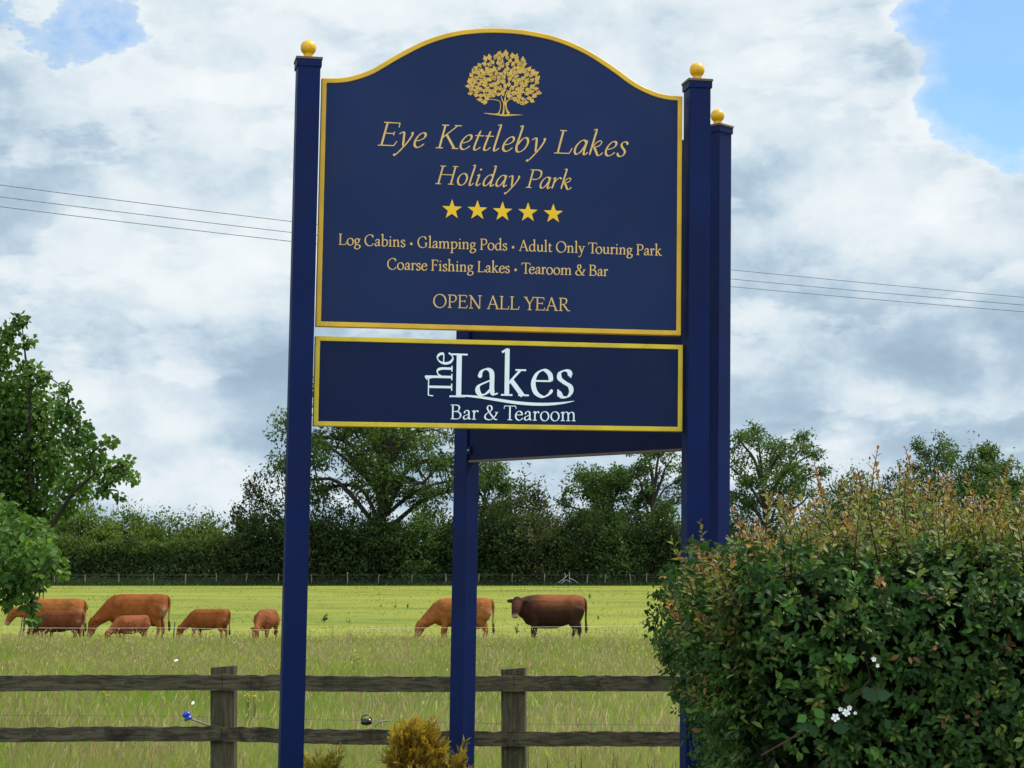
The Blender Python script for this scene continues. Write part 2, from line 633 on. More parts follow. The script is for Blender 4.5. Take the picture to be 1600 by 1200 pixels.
M['leaf'] = mat_tint('tree_leaf', 0.55, 0.45, 0.16, 0.28)
M['farleaf'] = mat_tint('far_leaf', 0.7, 0.38, 0.08, 0.30)
M['hedgeleaf'] = mat_tint('hedge_leaf', 0.55, 0.34, 0.16, 0.22)
M['grass'] = mat_tint('grass_blade', 0.7, 0.44, 0.10, 0.22, (1.1, 1.15, 0.7))
M['flower'] = mat_tint('petal', 0.6, 0.25, 0.2, 0.1, (1, 1, 1))
M['bark'] = mat_bark('grey_bark', (0.085, 0.072, 0.052))
M['darkbark'] = mat_bark('dark_bark', (0.045, 0.038, 0.028))
M['twig'] = mat_bark('reddish_twig', (0.060, 0.032, 0.022))
M['pale_wood'] = mat_bark('bleached_wood', (0.42, 0.42, 0.40))
M['hide'] = mat_hide('red_hide')
M['green_stem'] = mat_paint('green_stem', (.030, .050, .016), .7, .2, 20)
M['ground'] = mat_ground()

# ---------------------------------------------------------------- ground, one sheet to the horizon
ys = np.concatenate([np.arange(-30, 60, 1.5), np.arange(60, 200, 3.0), np.arange(200, 420, 20), [600, 1200, 2500, 5000, 8000]])
xs = np.concatenate([[-6000, -2500, -900, -400, -200, -120], np.arange(-80, 81, 2.0), [120, 200, 400, 900, 2500, 6000]])
XX, YY = np.meshgrid(xs, ys)
ZZ = np.interp(YY, [0, 14, 35, 60, 75, 115, 170, 200, 260, 400], [0, 0, -0.10, -0.19, -0.13, 0.33, 0.93, 1.1, 1.2, 1.25])
near_m = (np.abs(XX) < 100) & (YY < 168) & (YY > 13)
ZZ = ZZ + np.where(near_m, 0.03 * vnoise(XX * 0.8, YY * 0.8, 5), 0)
nx, ny = len(xs), len(ys)
gv = np.stack([XX.ravel(), YY.ravel(), ZZ.ravel()], 1)
ii, jj = np.meshgrid(np.arange(nx - 1), np.arange(ny - 1))
a = (jj * nx + ii).ravel()
gf = np.stack([a, a + 1, a + nx + 1, a + nx], 1)
tag(np_mesh('ground', gv, gf, M['ground']), 'gently sloping meadow, rough in front and grazed bright green beyond', kind='structure')

# ================================================================ THE SIGN
LEAN = 0.0146                    # the whole sign leans a little to the right
E1 = Vector((0.979, 0.2035, 0)).normalized()       # along the front board, left to right
B1 = Vector((-E1.y, E1.x, 0))                      # away from the viewer
LC = Vector((P(461.5, 900, 9.0).x, 9.0, 0))        # centre of the left post
CAMP = Vector((0, 0, EYE))


def lean(p):
    return Vector((p[0] + LEAN * (p[2] - EYE), p[1], p[2]))


def SW(s, z, t=0.0):
    """sign plane (s along, z up, t behind) to world"""
    return lean(Vector((LC.x + E1.x * s + B1.x * t, LC.y + E1.y * s + B1.y * t, z)))


BOARD_T = 0.004                  # front face of the boards, behind the front face of the posts


def board_sz(px, py, t=BOARD_T):
    """where the ray of a photograph pixel meets the face of the board: (s, z)"""
    d = sky_dir(px, py)
    # solve LC + s*E1 + t*B1 + lean = cam + k*d
    A = np.array([[E1.x, 0 + LEAN, -d.x], [E1.y, 0, -d.y], [0, 1, -d.z]], dtype=float)
    rhs = np.array([0 - LC.x - B1.x * t + LEAN * EYE, 0 - LC.y - B1.y * t, EYE])
    s, z, k = np.linalg.solve(A, rhs)
    return float(s), float(z)


sign = empty('holiday_park_sign', (LC.x, LC.y, 0.0),
             'tall navy roadside sign with two gold edged boards on square posts topped by yellow balls', 'sign')

PW = 0.0525


def sign_post(center, ex, by, top):
    """square post with its cap plate, short collar and ball finial"""
    def W(a, b, z):
        return lean(Vector((center.x + ex.x * a + by.x * b, center.y + ex.y * a + by.y * b, z)))
    m = MB().box(-PW, -PW, -0.3, PW, PW, top, W)
    po = m.build('post', M['navy_post'], sign, bevel=0.004)
    k = MB().box(-PW - .009, -PW - .009, top + .0, PW + .009, PW + .009, top + .012, W)
    cp = k.build('cap', M['cap'], po, bevel=0.002)
    sk = MB().box(-PW - .0055, -PW - .0055, top - .032, PW + .0055, PW + .0055, top - .001, W)
    sk.build('collar', M['navy_post'], po, bevel=0.001)
    c = W(0, 0, top + .012)
    r = 0.0365
    prof = [(.024, 0), (.0225, .008), (.0215, .018), (.022, .026)]
    zc = .026 + r * .80
    for i in range(1, 15):
        a_ = -0.93 + (math.pi / 2 + 0.93) * i / 14
        prof.append((max(.0005, r * math.cos(a_)), zc + r * math.sin(a_)))
    MB().lathe(c, prof, 28).build('ball_finial', M['knob'], po, smooth=True)
    return po


top_z = P(481, 93, 9.0).z - .012
sL = 0.0
p_r1 = board_sz(1085, 900, 0.0)[0]
R1C = Vector((LC.x + E1.x * p_r1, LC.y + E1.y * p_r1, 0))
R2C = Vector((P(1118, 900, 10.3).x, 10.3, 0))
MC = Vector((P(726, 900, 11.55).x, 11.55, 0))
E2 = (R2C - MC).normalized()
B2 = Vector((-E2.y, E2.x, 0))
sign_post(LC, E1, B1, top_z)
sign_post(R1C, E1, B1, P(1085, 127, R1C.y).z - .012)
sign_post(R2C, E2, B2, P(1120, 197, R2C.y).z - .012)
sign_post(MC, E2, B2, top_z)


def catmull(pts, per=8, closed=False):
    pts = [tuple(p) for p in pts]
    if len(pts) < 3 and not closed:
        (x0, y0), (x1, y1) = pts[0], pts[-1]
        return [(x0 + (x1 - x0) * i / 3, y0 + (y1 - y0) * i / 3) for i in range(4)]
    n = len(pts)
    out = []
    rng_ = range(n) if closed else range(n - 1)
    for i in rng_:
        if closed:
            p0, p1, p2, p3 = pts[(i - 1) % n], pts[i], pts[(i + 1) % n], pts[(i + 2) % n]
        else:
            p1, p2 = pts[i], pts[i + 1]
            p0 = pts[i - 1] if i > 0 else (2 * p1[0] - p2[0], 2 * p1[1] - p2[1])
            p3 = pts[i + 2] if i + 2 < n else (2 * p2[0] - p1[0], 2 * p2[1] - p1[1])
        for k in range(per):
            t = k / per
            t2, t3 = t * t, t * t * t
            out.append(tuple(0.5 * (2 * p1[j] + (-p0[j] + p2[j]) * t + (2 * p0[j] - 5 * p1[j] + 4 * p2[j] - p3[j]) * t2
                                    + (-p0[j] + 3 * p1[j] - 3 * p2[j] + p3[j]) * t3) for j in (0, 1)))
    out.append(pts[0] if closed else pts[-1])
    return out


def inset(poly, d):
    """move a closed counter-clockwise outline inwards by d (mitred)"""
    n = len(poly)
    res = []
    for i in range(n):
        p0, p1, p2 = poly[i - 1], poly[i], poly[(i + 1) % n]
        a_ = Vector((p1[0] - p0[0], p1[1] - p0[1])).normalized()
        b_ = Vector((p2[0] - p1[0], p2[1] - p1[1])).normalized()
        na, nb = Vector((-a_.y, a_.x)), Vector((-b_.y, b_.x))
        mm = (na + nb).normalized()
        k = d / max(0.35, mm.dot(na))
        res.append((p1[0] + mm.x * k, p1[1] + mm.y * k))
    return res


def prism(outline, t0, t1, W):
    m = MB()
    n = len(outline)
    m.v = [tuple(W(s, z, t0)) for s, z in outline] + [tuple(W(s, z, t1)) for s, z in outline]
    m.f = [tuple(range(n)), tuple(reversed(range(n, 2 * n)))] + [(i, i + n, (i + 1) % n + n, (i + 1) % n) for i in range(n)]
    return m


def ring(o, i_, t_out, t_face, t_back, W):
    """raised flat border between outline o and its inset i_, a shade bevelled"""
    m = MB()
    n = len(o)
    layers = [(o, t_back), (o, t_face + .002), (inset(o, .0022), t_face), (inset(i_, -.0022), t_face), (i_, t_face + .002), (i_, t_back)]
    for pl, t in layers:
        m.v += [tuple(W(s, z, t)) for s, z in pl]
    for L in range(len(layers) - 1):
        for k in range(n):
            k2 = (k + 1) % n
            m.f.append((L * n + k, (L + 1) * n + k, (L + 1) * n + k2, L * n + k2))
    return m


# upper board: shoulders and ogee arch
sl = (board_sz(502.5, 122)[0] + board_sz(494, 510)[0]) / 2
sr = (board_sz(1064.5, 151)[0] + board_sz(1065.5, 525)[0]) / 2
zb = (board_sz(494, 509)[1] + board_sz(1065, 525)[1]) / 2
zs = (board_sz(503, 122)[1] + board_sz(1065, 151)[1]) / 2
za = board_sz(785, 44.5)[1]
arch = []
half = [(0.0, 0.0), (.09, .015), (.17, .07), (.27, .20), (.40, .46), (.55, .72), (.70, .89), (.85, .975), (1.0, 1.0)]
mid_s = (sl + sr) / 2
hw_s = (sr - sl) / 2
lp = [(mid_s - hw_s * (1 - q), zs + (za - zs) * h) for q, h in half]
rp = [(mid_s + hw_s * (1 - q), zs + (za - zs) * h) for q, h in half][::-1][1:]
top_line = catmull(lp + rp, 5)
outline1 = [(sl, zb), (sr, zb)] + [p for p in reversed(top_line)]
board1 = prism(inset(outline1, .006), BOARD_T + .002, BOARD_T + .032, SW).build('upper_board', M['navy_board'], sign)
ring(outline1, inset(outline1, .0225), 0, BOARD_T - .0035, BOARD_T + .034, SW).build('border', M['gold'], board1)
# lower board
l0, l1 = board_sz(491, 600)[0], board_sz(1066.5, 600)[0]
zt2 = (board_sz(493, 523)[1] + board_sz(1066, 541)[1]) / 2
zb2 = (board_sz(490, 663)[1] + board_sz(1066, 677)[1]) / 2
outline2 = [(l0, zb2), (l1, zb2), (l1, zt2), (l0, zt2)]
board2 = prism(inset(outline2, .006), BOARD_T + .002, BOARD_T + .032, SW).build('lower_board', M['navy_panel'], sign)
ring(outline2, inset(outline2, .0220), 0, BOARD_T - .0035, BOARD_T + .034, SW).build('border', M['mustard'], board2)

# the second face of the sign, seen from behind
span2 = (R2C - MC).length


def SB(s, z, t=0.0):
    return lean(Vector((MC.x + E2.x * s + B2.x * t, MC.y + E2.y * s + B2.y * t, z)))


zbk = P(735, 718, 11.4).z
back1 = MB().box(PW + .004, -.035, zb, span2 - PW - .004, .0, zs, lambda s, t, z: SB(s, z, t)).build('rear_upper_board', M['navy_back'], sign)
# arch of the rear upper board
ol3 = [(PW + .004 + (span2 - 2 * PW - .008) * (s - sl) / (sr - sl), z) for s, z in outline1]
ol3 = [(s, max(z, zs - .001)) for s, z in ol3]
prism(inset([p for p in ol3], 0.0005), -.0352, .0002, SB).build('arch', M['navy_back'], back1)
back2 = MB().box(PW + .004, -.04, zbk, span2 - PW - .004, .0, zt2, lambda s, t, z: SB(s, z, t)).build('rear_lower_board', M['navy_back'], sign)
MB().box(PW + .002, -.043, zbk - .012, span2 - PW - .002, .004, zbk - .0002, lambda s, t, z: SB(s, z, t)).build('border', M['cap'], back2)
# small steel angle brackets that hold the rear board to its posts
for s0, dz in ((PW + .001, .035), (span2 - PW - .03, .05), (PW + .001, zt2 - zbk - .08)):
    br = MB()
    br.box(s0, -.052, zbk + dz, s0 + .028, -.0405, zbk + dz + .045, lambda s, t, z: SB(s, z, t))
    bo = br.build('bracket', M['navy_back'], back2, bevel=.001)
    MB().tube([SB(s0 + .014, zbk + dz + .022, -.06), SB(s0 + .014, zbk + dz + .022, -.0515)], .006, 8).build('bolt', M['steel'], bo)

# ---------------------------------------------------------------- lettering, drawn with a broad pen
X = 0.63
A_ = 1.12
# strokes: p = straight pen stroke, c = curved pen stroke, s = hairline / serif, d = dot, o = closed oval, h = hairline curve


def stem(x, y0, y1, w=.17):
    return [('p', [(x, y0), (x, y1)]), ('s', [(x - w, y0 + .014), (x + w, y0 + .014)])]


def cap_stem(x, w=.17):
    return stem(x, 0, 1, w) + [('s', [(x - w, .986), (x + w, .986)])]


def lstem(x, top):
    return stem(x, 0, top, .15) + [('f', [(x - .14, top - .085), (x + .02, top)])]


def sh(strokes, dx):
    return [(k, [(x + dx, y) if len(q) == 2 else (x + dx, y, q[2]) for q in pts for x, y in [q[:2]]]) for k, pts in strokes]


ARCHN = [('c', [(.19, .44), (.29, .57), (.42, .625), (.54, .56), (.58, .40), (.58, .2), (.58, 0)]), ('s', [(.44, .014), (.72, .014)])]
ROM = {
    ' ': (.32, []),
    '.': (.46, [('q', [(.23, .31, .11)])]),
    'A': (1.0, [('t', [(.12, 0), (.48, 1.03)]), ('p', [(.46, 1.03), (.86, 0)]), ('s', [(.24, .36), (.70, .36)]), ('s', [(0, .014), (.26, .014)]), ('s', [(.70, .014), (1.0, .014)])]),
    'B': (.86, cap_stem(.2, .15) + [('c', [(.2, .975), (.42, .985), (.62, .92), (.66, .76), (.58, .6), (.38, .53), (.22, .53)]),
                              ('c', [(.34, .53), (.6, .5), (.75, .36), (.74, .17), (.6, .03), (.38, .01), (.2, .02)])]),
    'C': (.98, [('c', [(.86, .78), (.80, .93), (.62, 1.01), (.36, .96), (.15, .76), (.09, .48), (.17, .2), (.38, .02), (.62, -.01), (.8, .08), (.9, .22)]), ('s', [(.86, .99), (.855, .74)])]),
    'E': (.84, cap_stem(.2, .15) + [('s', [(.2, .98), (.70, .98)]), ('s', [(.70, .99), (.73, .80)]), ('s', [(.2, .53), (.60, .53)]), ('s', [(.60, .62), (.60, .44)]), ('s', [(.2, .02), (.74, .02)]), ('s', [(.74, .01), (.80, .22)])]),
    'F': (.76, cap_stem(.2, .15) + [('s', [(.2, .98), (.68, .98)]), ('s', [(.68, .99), (.71, .79)]), ('s', [(.2, .52), (.58, .52)]), ('s', [(.58, .61), (.58, .43)])]),
    'G': (1.08, [('c', [(.86, .78), (.80, .93), (.62, 1.01), (.36, .96), (.15, .76), (.09, .48), (.17, .2), (.38, .02), (.62, -.01), (.8, .05), (.9, .12)]), ('s', [(.86, .99), (.855, .74)]), ('p', [(.89, .1), (.89, .42)]), ('s', [(.74, .42), (1.03, .42)])]),
    'L': (.80, cap_stem(.2, .15) + [('s', [(.2, .02), (.72, .02)]), ('s', [(.72, .01), (.78, .25)])]),
    'N': (1.12, [('t', [(.22, 0), (.22, 1)]), ('p', [(.18, 1), (.90, -.02)]), ('t', [(.92, -.02), (.92, 1)]), ('s', [(.05, .986), (.26, .986)]), ('s', [(.07, .014), (.37, .014)]), ('s', [(.77, .986), (1.07, .986)])]),
    'O': (1.12, [('o', [(.56, .5, .47, .515)])]),
    'P': (.78, cap_stem(.2, .15) + [('c', [(.2, .97), (.42, .985), (.63, .92), (.70, .73), (.62, .53), (.44, .45), (.27, .47)])]),
    'R': (.92, cap_stem(.2, .15) + [('c', [(.2, .97), (.42, .985), (.62, .92), (.67, .75), (.58, .57), (.40, .50), (.22, .50)]), ('p', [(.40, .52), (.78, .02)]), ('s', [(.74, .02), (.96, .02)])]),
    'T': (.92, stem(.46, 0, 1) + [('s', [(.06, .98), (.86, .98)]), ('s', [(.06, .99), (.03, .78)]), ('s', [(.86, .99), (.90, .80)])]),
    'Y': (.90, [('p', [(.12, 1), (.46, .46)]), ('t', [(.46, .46), (.78, 1)]), ('p', [(.46, 0), (.46, .5)]), ('s', [(.30, .014), (.62, .014)]), ('s', [(-.02, .986), (.27, .986)]), ('s', [(.66, .986), (.92, .986)])]),
    'a': (.62, [('c', [(.13, .47), (.20, .58), (.32, .625), (.43, .57), (.46, .44), (.46, .13), (.51, .03), (.62, .05)]), ('c', [(.46, .37), (.28, .30), (.12, .22), (.09, .10), (.17, .01), (.30, .03), (.46, .17)]), ('d', [(.145, .465, .058)])]),
    'b': (.74, [('p', [(.18, .03), (.18, A_)]), ('f', [(.04, A_ - .085), (.2, A_)]), ('c', [(.18, .46), (.30, .58), (.44, .625), (.61, .5), (.65, .3), (.56, .08), (.38, -.01), (.25, .02), (.18, .09)])]),
    'd': (.76, [('p', [(.57, .02), (.57, A_)]), ('f', [(.43, A_ - .085), (.59, A_)]), ('s', [(.57, .014), (.73, .035)]), ('c', [(.56, .52), (.46, .61), (.33, .625), (.14, .5), (.08, .29), (.15, .08), (.30, -.01), (.44, .05), (.56, .17)])]),
    'e': (.62, [('s', [(.10, .365), (.55, .365)]), ('c', [(.555, .36), (.52, .53), (.36, .63), (.18, .54), (.085, .32), (.15, .09), (.34, -.015), (.50, .05), (.59, .16)])]),
    'g': (.64, [('o', [(.29, .42, .19, .20)]), ('s', [(.44, .56), (.62, .60)]), ('c', [(.21, .26), (.12, .17), (.18, .08), (.40, .05), (.57, -.03), (.56, -.19), (.42, -.32), (.22, -.33), (.07, -.24), (.09, -.10), (.22, .02)])]),
    'h': (.78, lstem(.18, A_) + ARCHN),
    'i': (.38, lstem(.19, X) + [('d', [(.19, .88, .062)])]),
    'k': (.74, lstem(.18, A_) + [('t', [(.19, .26), (.53, .61)]), ('p', [(.29, .37), (.60, .0)]), ('s', [(.40, .616), (.68, .616)]), ('s', [(.48, .014), (.76, .014)])]),
    'l': (.37, lstem(.18, A_)),
    'm': (1.17, lstem(.18, X) + ARCHN + sh(ARCHN, .40)),
    'n': (.78, lstem(.18, X) + ARCHN),
    'o': (.72, [('o', [(.36, .307, .285, .325)])]),
    'p': (.75, [('p', [(.18, -.42), (.18, X)]), ('f', [(.04, X - .085), (.2, X)]), ('s', [(.02, -.406), (.34, -.406)]), ('c', [(.18, .46), (.30, .58), (.44, .625), (.61, .5), (.65, .3), (.56, .08), (.38, -.01), (.25, .02), (.18, .09)])]),
    'r': (.50, lstem(.18, X) + [('c', [(.18, .40), (.26, .54), (.36, .62), (.46, .60)]), ('d', [(.44, .565, .062)])]),
    's': (.50, [('c', [(.40, .50), (.36, .60), (.25, .63), (.12, .57), (.11, .44), (.24, .34), (.39, .25), (.42, .12), (.33, .0), (.18, -.005), (.08, .12)]), ('s', [(.405, .62), (.405, .46)]), ('s', [(.075, .0), (.075, .17)])]),
    't': (.46, [('c', [(.19, .80), (.185, .55), (.185, .18), (.24, .02), (.34, .015), (.44, .09)]), ('s', [(.04, .605), (.42, .605)])]),
    'u': (.76, [('c', [(.17, .62), (.165, .3), (.19, .09), (.31, .0), (.45, .06), (.57, .18)]), ('p', [(.575, .02), (.575, .62)]), ('s', [(.04, .60), (.18, .62)]), ('s', [(.44, .60), (.58, .62)]), ('s', [(.575, .014), (.72, .035)])]),
    'y': (.66, [('p', [(.13, .62), (.37, .03)]), ('t', [(.57, .62), (.34, -.02)]), ('h', [(.345, -.01), (.26, -.24), (.17, -.36), (.06, -.36)]), ('d', [(.07, -.34, .05)]), ('s', [(.0, .616), (.27, .616)]), ('s', [(.45, .616), (.69, .616)])]),
    '&': (1.04, [('c', [(.96, .52), (.80, .24), (.58, .04), (.34, -.01), (.13, .08), (.09, .26), (.22, .43), (.42, .56), (.56, .70), (.56, .88), (.44, .99), (.30, .94), (.26, .78), (.36, .58), (.58, .28), (.78, .05), (.98, .01)]), ('s', [(.80, .52), (1.04, .52)])]),
    'D': (1.0, cap_stem(.2, .15)),
}
ITA = {
    ' ': (.34, []),
    'E': (.78, cap_stem(.18, .14) + [('s', [(.18, .98), (.66, .98)]), ('s', [(.66, .99), (.67, .80)]), ('s', [(.18, .53), (.54, .53)]), ('s', [(.54, .61), (.54, .45)]), ('s', [(.18, .02), (.66, .02)]), ('s', [(.66, .01), (.73, .22)])]),
    'H': (1.0, cap_stem(.18, .14) + cap_stem(.80, .14) + [('s', [(.18, .52), (.80, .52)])]),
    'K': (.86, cap_stem(.18, .14) + [('t', [(.19, .44), (.66, .98)]), ('p', [(.33, .58), (.76, .02)]), ('s', [(.54, .986), (.82, .986)]), ('s', [(.66, .014), (.92, .014)])]),
    'L': (.76, cap_stem(.18, .14) + [('s', [(.18, .02), (.64, .02)]), ('s', [(.64, .01), (.71, .25)])]),
    'P': (.72, cap_stem(.18, .14) + [('c', [(.18, .97), (.40, .985), (.58, .92), (.64, .73), (.57, .54), (.40, .46), (.25, .48)])]),
    'a': (.60, [('c', [(.46, .50), (.38, .61), (.24, .58), (.11, .38), (.08, .14), (.17, .0), (.30, .08), (.42, .32), (.47, .52)]), ('c', [(.485, .62), (.46, .28), (.46, .06), (.52, .0), (.62, .11)])]),
    'b': (.58, [('c', [(.12, A_), (.09, .6), (.07, .25), (.12, .04), (.24, -.01), (.40, .12), (.48, .36), (.44, .55), (.33, .61), (.20, .50), (.10, .28)]), ('s', [(.0, A_ - .05), (.13, A_)])]),
    'd': (.62, [('c', [(.46, .50), (.38, .61), (.24, .58), (.11, .38), (.08, .14), (.17, .0), (.30, .08), (.42, .32), (.47, .52)]), ('c', [(.48, A_), (.46, .5), (.45, .07), (.52, .0), (.62, .11)]), ('s', [(.36, A_ - .05), (.49, A_)])]),
    'e': (.50, [('c', [(.10, .26), (.28, .31), (.41, .42), (.42, .56), (.32, .62), (.19, .53), (.09, .31), (.10, .10), (.20, -.005), (.33, .03), (.46, .16)])]),
    'i': (.34, [('s', [(.02, .53), (.13, .62)]), ('c', [(.13, .62), (.11, .3), (.10, .07), (.17, -.005), (.30, .12)]), ('d', [(.13, .88, .055)])]),
    'k': (.58, [('c', [(.12, A_), (.10, .6), (.08, .0)]), ('s', [(.0, A_ - .05), (.13, A_)]), ('h', [(.09, .27), (.22, .52), (.36, .62), (.44, .55), (.36, .40), (.17, .33)]), ('c', [(.18, .34), (.30, .16), (.40, .0), (.50, .01), (.58, .12)])]),
    'l': (.32, [('c', [(.14, A_), (.11, .5), (.10, .07), (.17, -.005), (.29, .12)]), ('s', [(.02, A_ - .05), (.15, A_)])]),
    'o': (.58, [('o', [(.29, .305, .215, .32)])]),
    'r': (.44, [('s', [(.01, .53), (.11, .62)]), ('c', [(.12, .62), (.10, .3), (.08, .0)]), ('h', [(.10, .28), (.22, .52), (.34, .62), (.42, .60)]), ('d', [(.40, .57, .05)])]),
    's': (.42, [('c', [(.35, .50), (.31, .60), (.21, .62), (.12, .55), (.13, .43), (.24, .31), (.32, .19), (.28, .04), (.16, -.01), (.06, .05), (.04, .14)])]),
    't': (.36, [('c', [(.18, .82), (.13, .45), (.10, .10), (.15, -.005), (.24, .02), (.34, .13)]), ('s', [(.02, .605), (.36, .605)])]),
    'y': (.56, [('s', [(.0, .52), (.10, .61)]), ('c', [(.09, .61), (.17, .58), (.21, .36), (.26, .02)]), ('c', [(.50, .62), (.50, .48), (.40, .20), (.26, -.06), (.10, -.31), (.0, -.38)]), ('d', [(.025, -.36, .055)]), ('d', [(.495, .585, .05)])]),
}


def pen_ribbon(pts, kind, thick, thin, nib):
    """outline of one stroke: list of (left, right) point pairs"""
    n = len(pts)
    out = []
    for i, p in enumerate(pts):
        q0, q1 = pts[max(i - 1, 0)], pts[min(i + 1, n - 1)]
        dx, dy = q1[0] - q0[0], q1[1] - q0[1]
        L = math.hypot(dx, dy) or 1e-6
        dx, dy = dx / L, dy / L
        th = math.atan2(dy, dx)
        if kind in 'sh':
            w = thin * 1.12
        elif kind == 't':
            w = thin + (thick - thin) * 0.22
        elif kind == 'f':
            w = thin * 1.5
        else:
            w = thin + (thick - thin) * abs(math.sin(th - nib)) ** 1.5
        if kind in 'ch' and n > 6:
            e = min(i, n - 1 - i)
            if e < 2:
                w *= (0.62, 0.85)[e]
        out.append(((p[0] - dy * w / 2, p[1] + dx * w / 2), (p[0] + dy * w / 2, p[1] - dx * w / 2)))
    return out


def glyph_strokes(font, ch, thick, thin, nib):
    adv, strokes = font[ch]
    polys = []
    for k, pts in strokes:
        if k == 'd':
            x, y, r = pts[0]
            polys.append(('fan', [(x + r * math.cos(w * math.pi / 6), y + r * math.sin(w * math.pi / 6)) for w in range(12)]))
        elif k == 'q':
            x, y, r = pts[0]
            polys.append(('fan', [(x - r, y - r), (x + r, y - r), (x + r, y + r), (x - r, y + r)]))
        elif k == 'o':
            x, y, rx, ry = pts[0]
            pp = [(x + rx * math.cos(w * math.pi / 16), y + ry * math.sin(w * math.pi / 16)) for w in range(33)]
            rb = pen_ribbon(pp, 'x', thick, thin, nib)
            d0, d1 = pp[1], pp[31]
            rb[0] = rb[-1] = tuple(((rb[0][j][0] + rb[-1][j][0]) / 2, (rb[0][j][1] + rb[-1][j][1]) / 2) for j in (0, 1))
            polys.append(('rib', rb))
        else:
            pp = catmull(pts, 7) if k in 'ch' else catmull(pts, 3) if len(pts) > 2 else [pts[0], ((pts[0][0] + pts[1][0]) / 2, (pts[0][1] + pts[1][1]) / 2), pts[1]]
            polys.append(('rib', pen_ribbon(pp, k, thick, thin, nib)))
    return adv, polys


def lettering(text, font, mapf, width, cap, thick, thin, nib, mat, parent, slant=0.0, track=0.0, kern=None, name='lettering', z0=.0012):
    """one line of vinyl letters; mapf(u, v, lift) gives the world point of (u along, v up) from the start of the baseline"""
    total = sum(font[c][0] + track for c in text) - track
    if kern:
        total += sum(kern.get(text[i:i + 2], 0) for i in range(len(text) - 1))
    sx = width / total
    m = MB()
    x = 0.0
    for gi, ch in enumerate(text):
        adv, polys = glyph_strokes(font, ch, thick, thin, nib)
        for si, (k, pl) in enumerate(polys):
            lift = z0 + .00012 * (si % 12) + .00006 * (gi % 2)
            f = lambda q: mapf((x + q[0] + slant * q[1]) * sx, q[1] * cap, lift)
            if k == 'fan':
                m.add([f(q) for q in pl], [tuple(range(len(pl)))])
            else:
                vs = []
                for a_, b_ in pl:
                    vs += [f(a_), f(b_)]
                fs = [(2 * i, 2 * i + 1, 2 * i + 3, 2 * i + 2) for i in range(len(pl) - 1)]
                m.add(vs, fs)
        x += adv + track
        if kern and gi + 1 < len(text):
            x += kern.get(text[gi:gi + 2], 0)
    return m.build(name, mat, parent)


def line_on_board(text, font, x0, y0, x1, y1, cap_px, parent, mat, **kw):
    """baseline from photo pixel (x0, y0) to (x1, y1)"""
    s0, z0 = board_sz(x0, y0)
    s1, z1 = board_sz(x1, y1)
    zc = (z0 + z1) / 2
    cap = cap_px * 9.18 / FPX
    return lettering(text, font, lambda u, v, l: SW(s0 + u, zc + v, BOARD_T + .002 - l), s1 - s0, cap, mat=mat, parent=parent, **kw)


LG = M['letter_gold']
IT = dict(nib=R(28), slant=.235)
line_on_board('Eye Kettleby Lakes', ITA, 588.5, 226.5, 978.5, 245, 38.0, board1, LG, thick=.085, thin=.036, track=.035,
              kern={'Ey': -.06, 'La': -.04}, **IT)
line_on_board('Holiday Park', ITA, 679, 287, 892, 296, 29.5, board1, LG, thick=.092, thin=.040, track=.02, kern={'Pa': -.08}, **IT)
RO = dict(nib=R(18))
line_on_board('Log Cabins . Glamp\u0131ng Pods . Adult Only Touring Park'.replace('\u0131', 'i'), ROM, 528.5, 381.5, 1034, 400, 17.0, board1, LG, thick=.135, thin=.055, track=.015, kern={'To': -.18}, **RO)
line_on_board('Coarse Fishing Lakes . Tearoom & Bar', ROM, 604.5, 420.2, 950, 431.5, 17.0, board1, LG, thick=.135, thin=.055, track=.015, kern={'Te': -.18}, **RO)
line_on_board('OPEN ALL YEAR', ROM, 676, 479.5, 890, 486.5, 20.5, board1, LG, thick=.115, thin=.050, track=.02, kern={'AL': -.04, 'YE': -.04}, **RO)

for sx_, sy_ in ((706.2, 326.5), (746.0, 327.8), (785.2, 329.8), (825.0, 331.2), (864.5, 333.0)):
    s0, z0 = board_sz(sx_, sy_)
    r0 = 16.6 * 9.18 / FPX
    pts = []
    for k in range(10):
        w = math.pi / 2 + k * math.pi / 5
        rr = r0 if k % 2 == 0 else r0 * .40
        pts.append(SW(s0 + rr * math.cos(w), z0 + rr * math.sin(w) - r0 * .06, BOARD_T + .0005))
    cpt = SW(s0, z0 - r0 * .06, BOARD_T + .0005)
    MB().add([cpt] + pts, [(0, 1 + k, 1 + (k + 1) % 10) for k in range(10)]).build('star', M['letter_star'], board1)

# lower board: the bar and tearoom name
LW = M['letter_white']
ROMB = dict(ROM)
ROMB['L'] = (.62, [('p', [(.2, 0), (.2, 1)]), ('s', [(.02, .98), (.40, .98)]), ('s', [(-.02, .022), (.36, .022)])])
s_l0, zl = board_sz(700.5, 620.3)
line_on_board('L', ROMB, 703.5, 621, 744, 621, 69, board2, LW, thick=.125, thin=.034, nib=R(12))
line_on_board('akes', ROMB, 741, 616.5, 897, 620.5, 66, board2, LW, thick=.128, thin=.036, track=.05, nib=R(18))
line_on_board('Bar & Tearoom', ROMB, 703, 653.3, 900.5, 659.3, 22.5, board2, LW, thick=.115, thin=.044, track=.03, kern={'Te': -.16}, nib=R(18))
# THE, turned on its side
st, zt_ = board_sz(706, 620)
st2, zt3 = board_sz(706, 550.5)
lettering('The', ROMB, lambda u, v, l: SW(st - v, zt_ + u, BOARD_T + .002 - l), zt3 - zt_, 38.0 * 9.18 / FPX, .12, .042, R(18), LW, board2, track=-.04, kern={'Th': -.12})
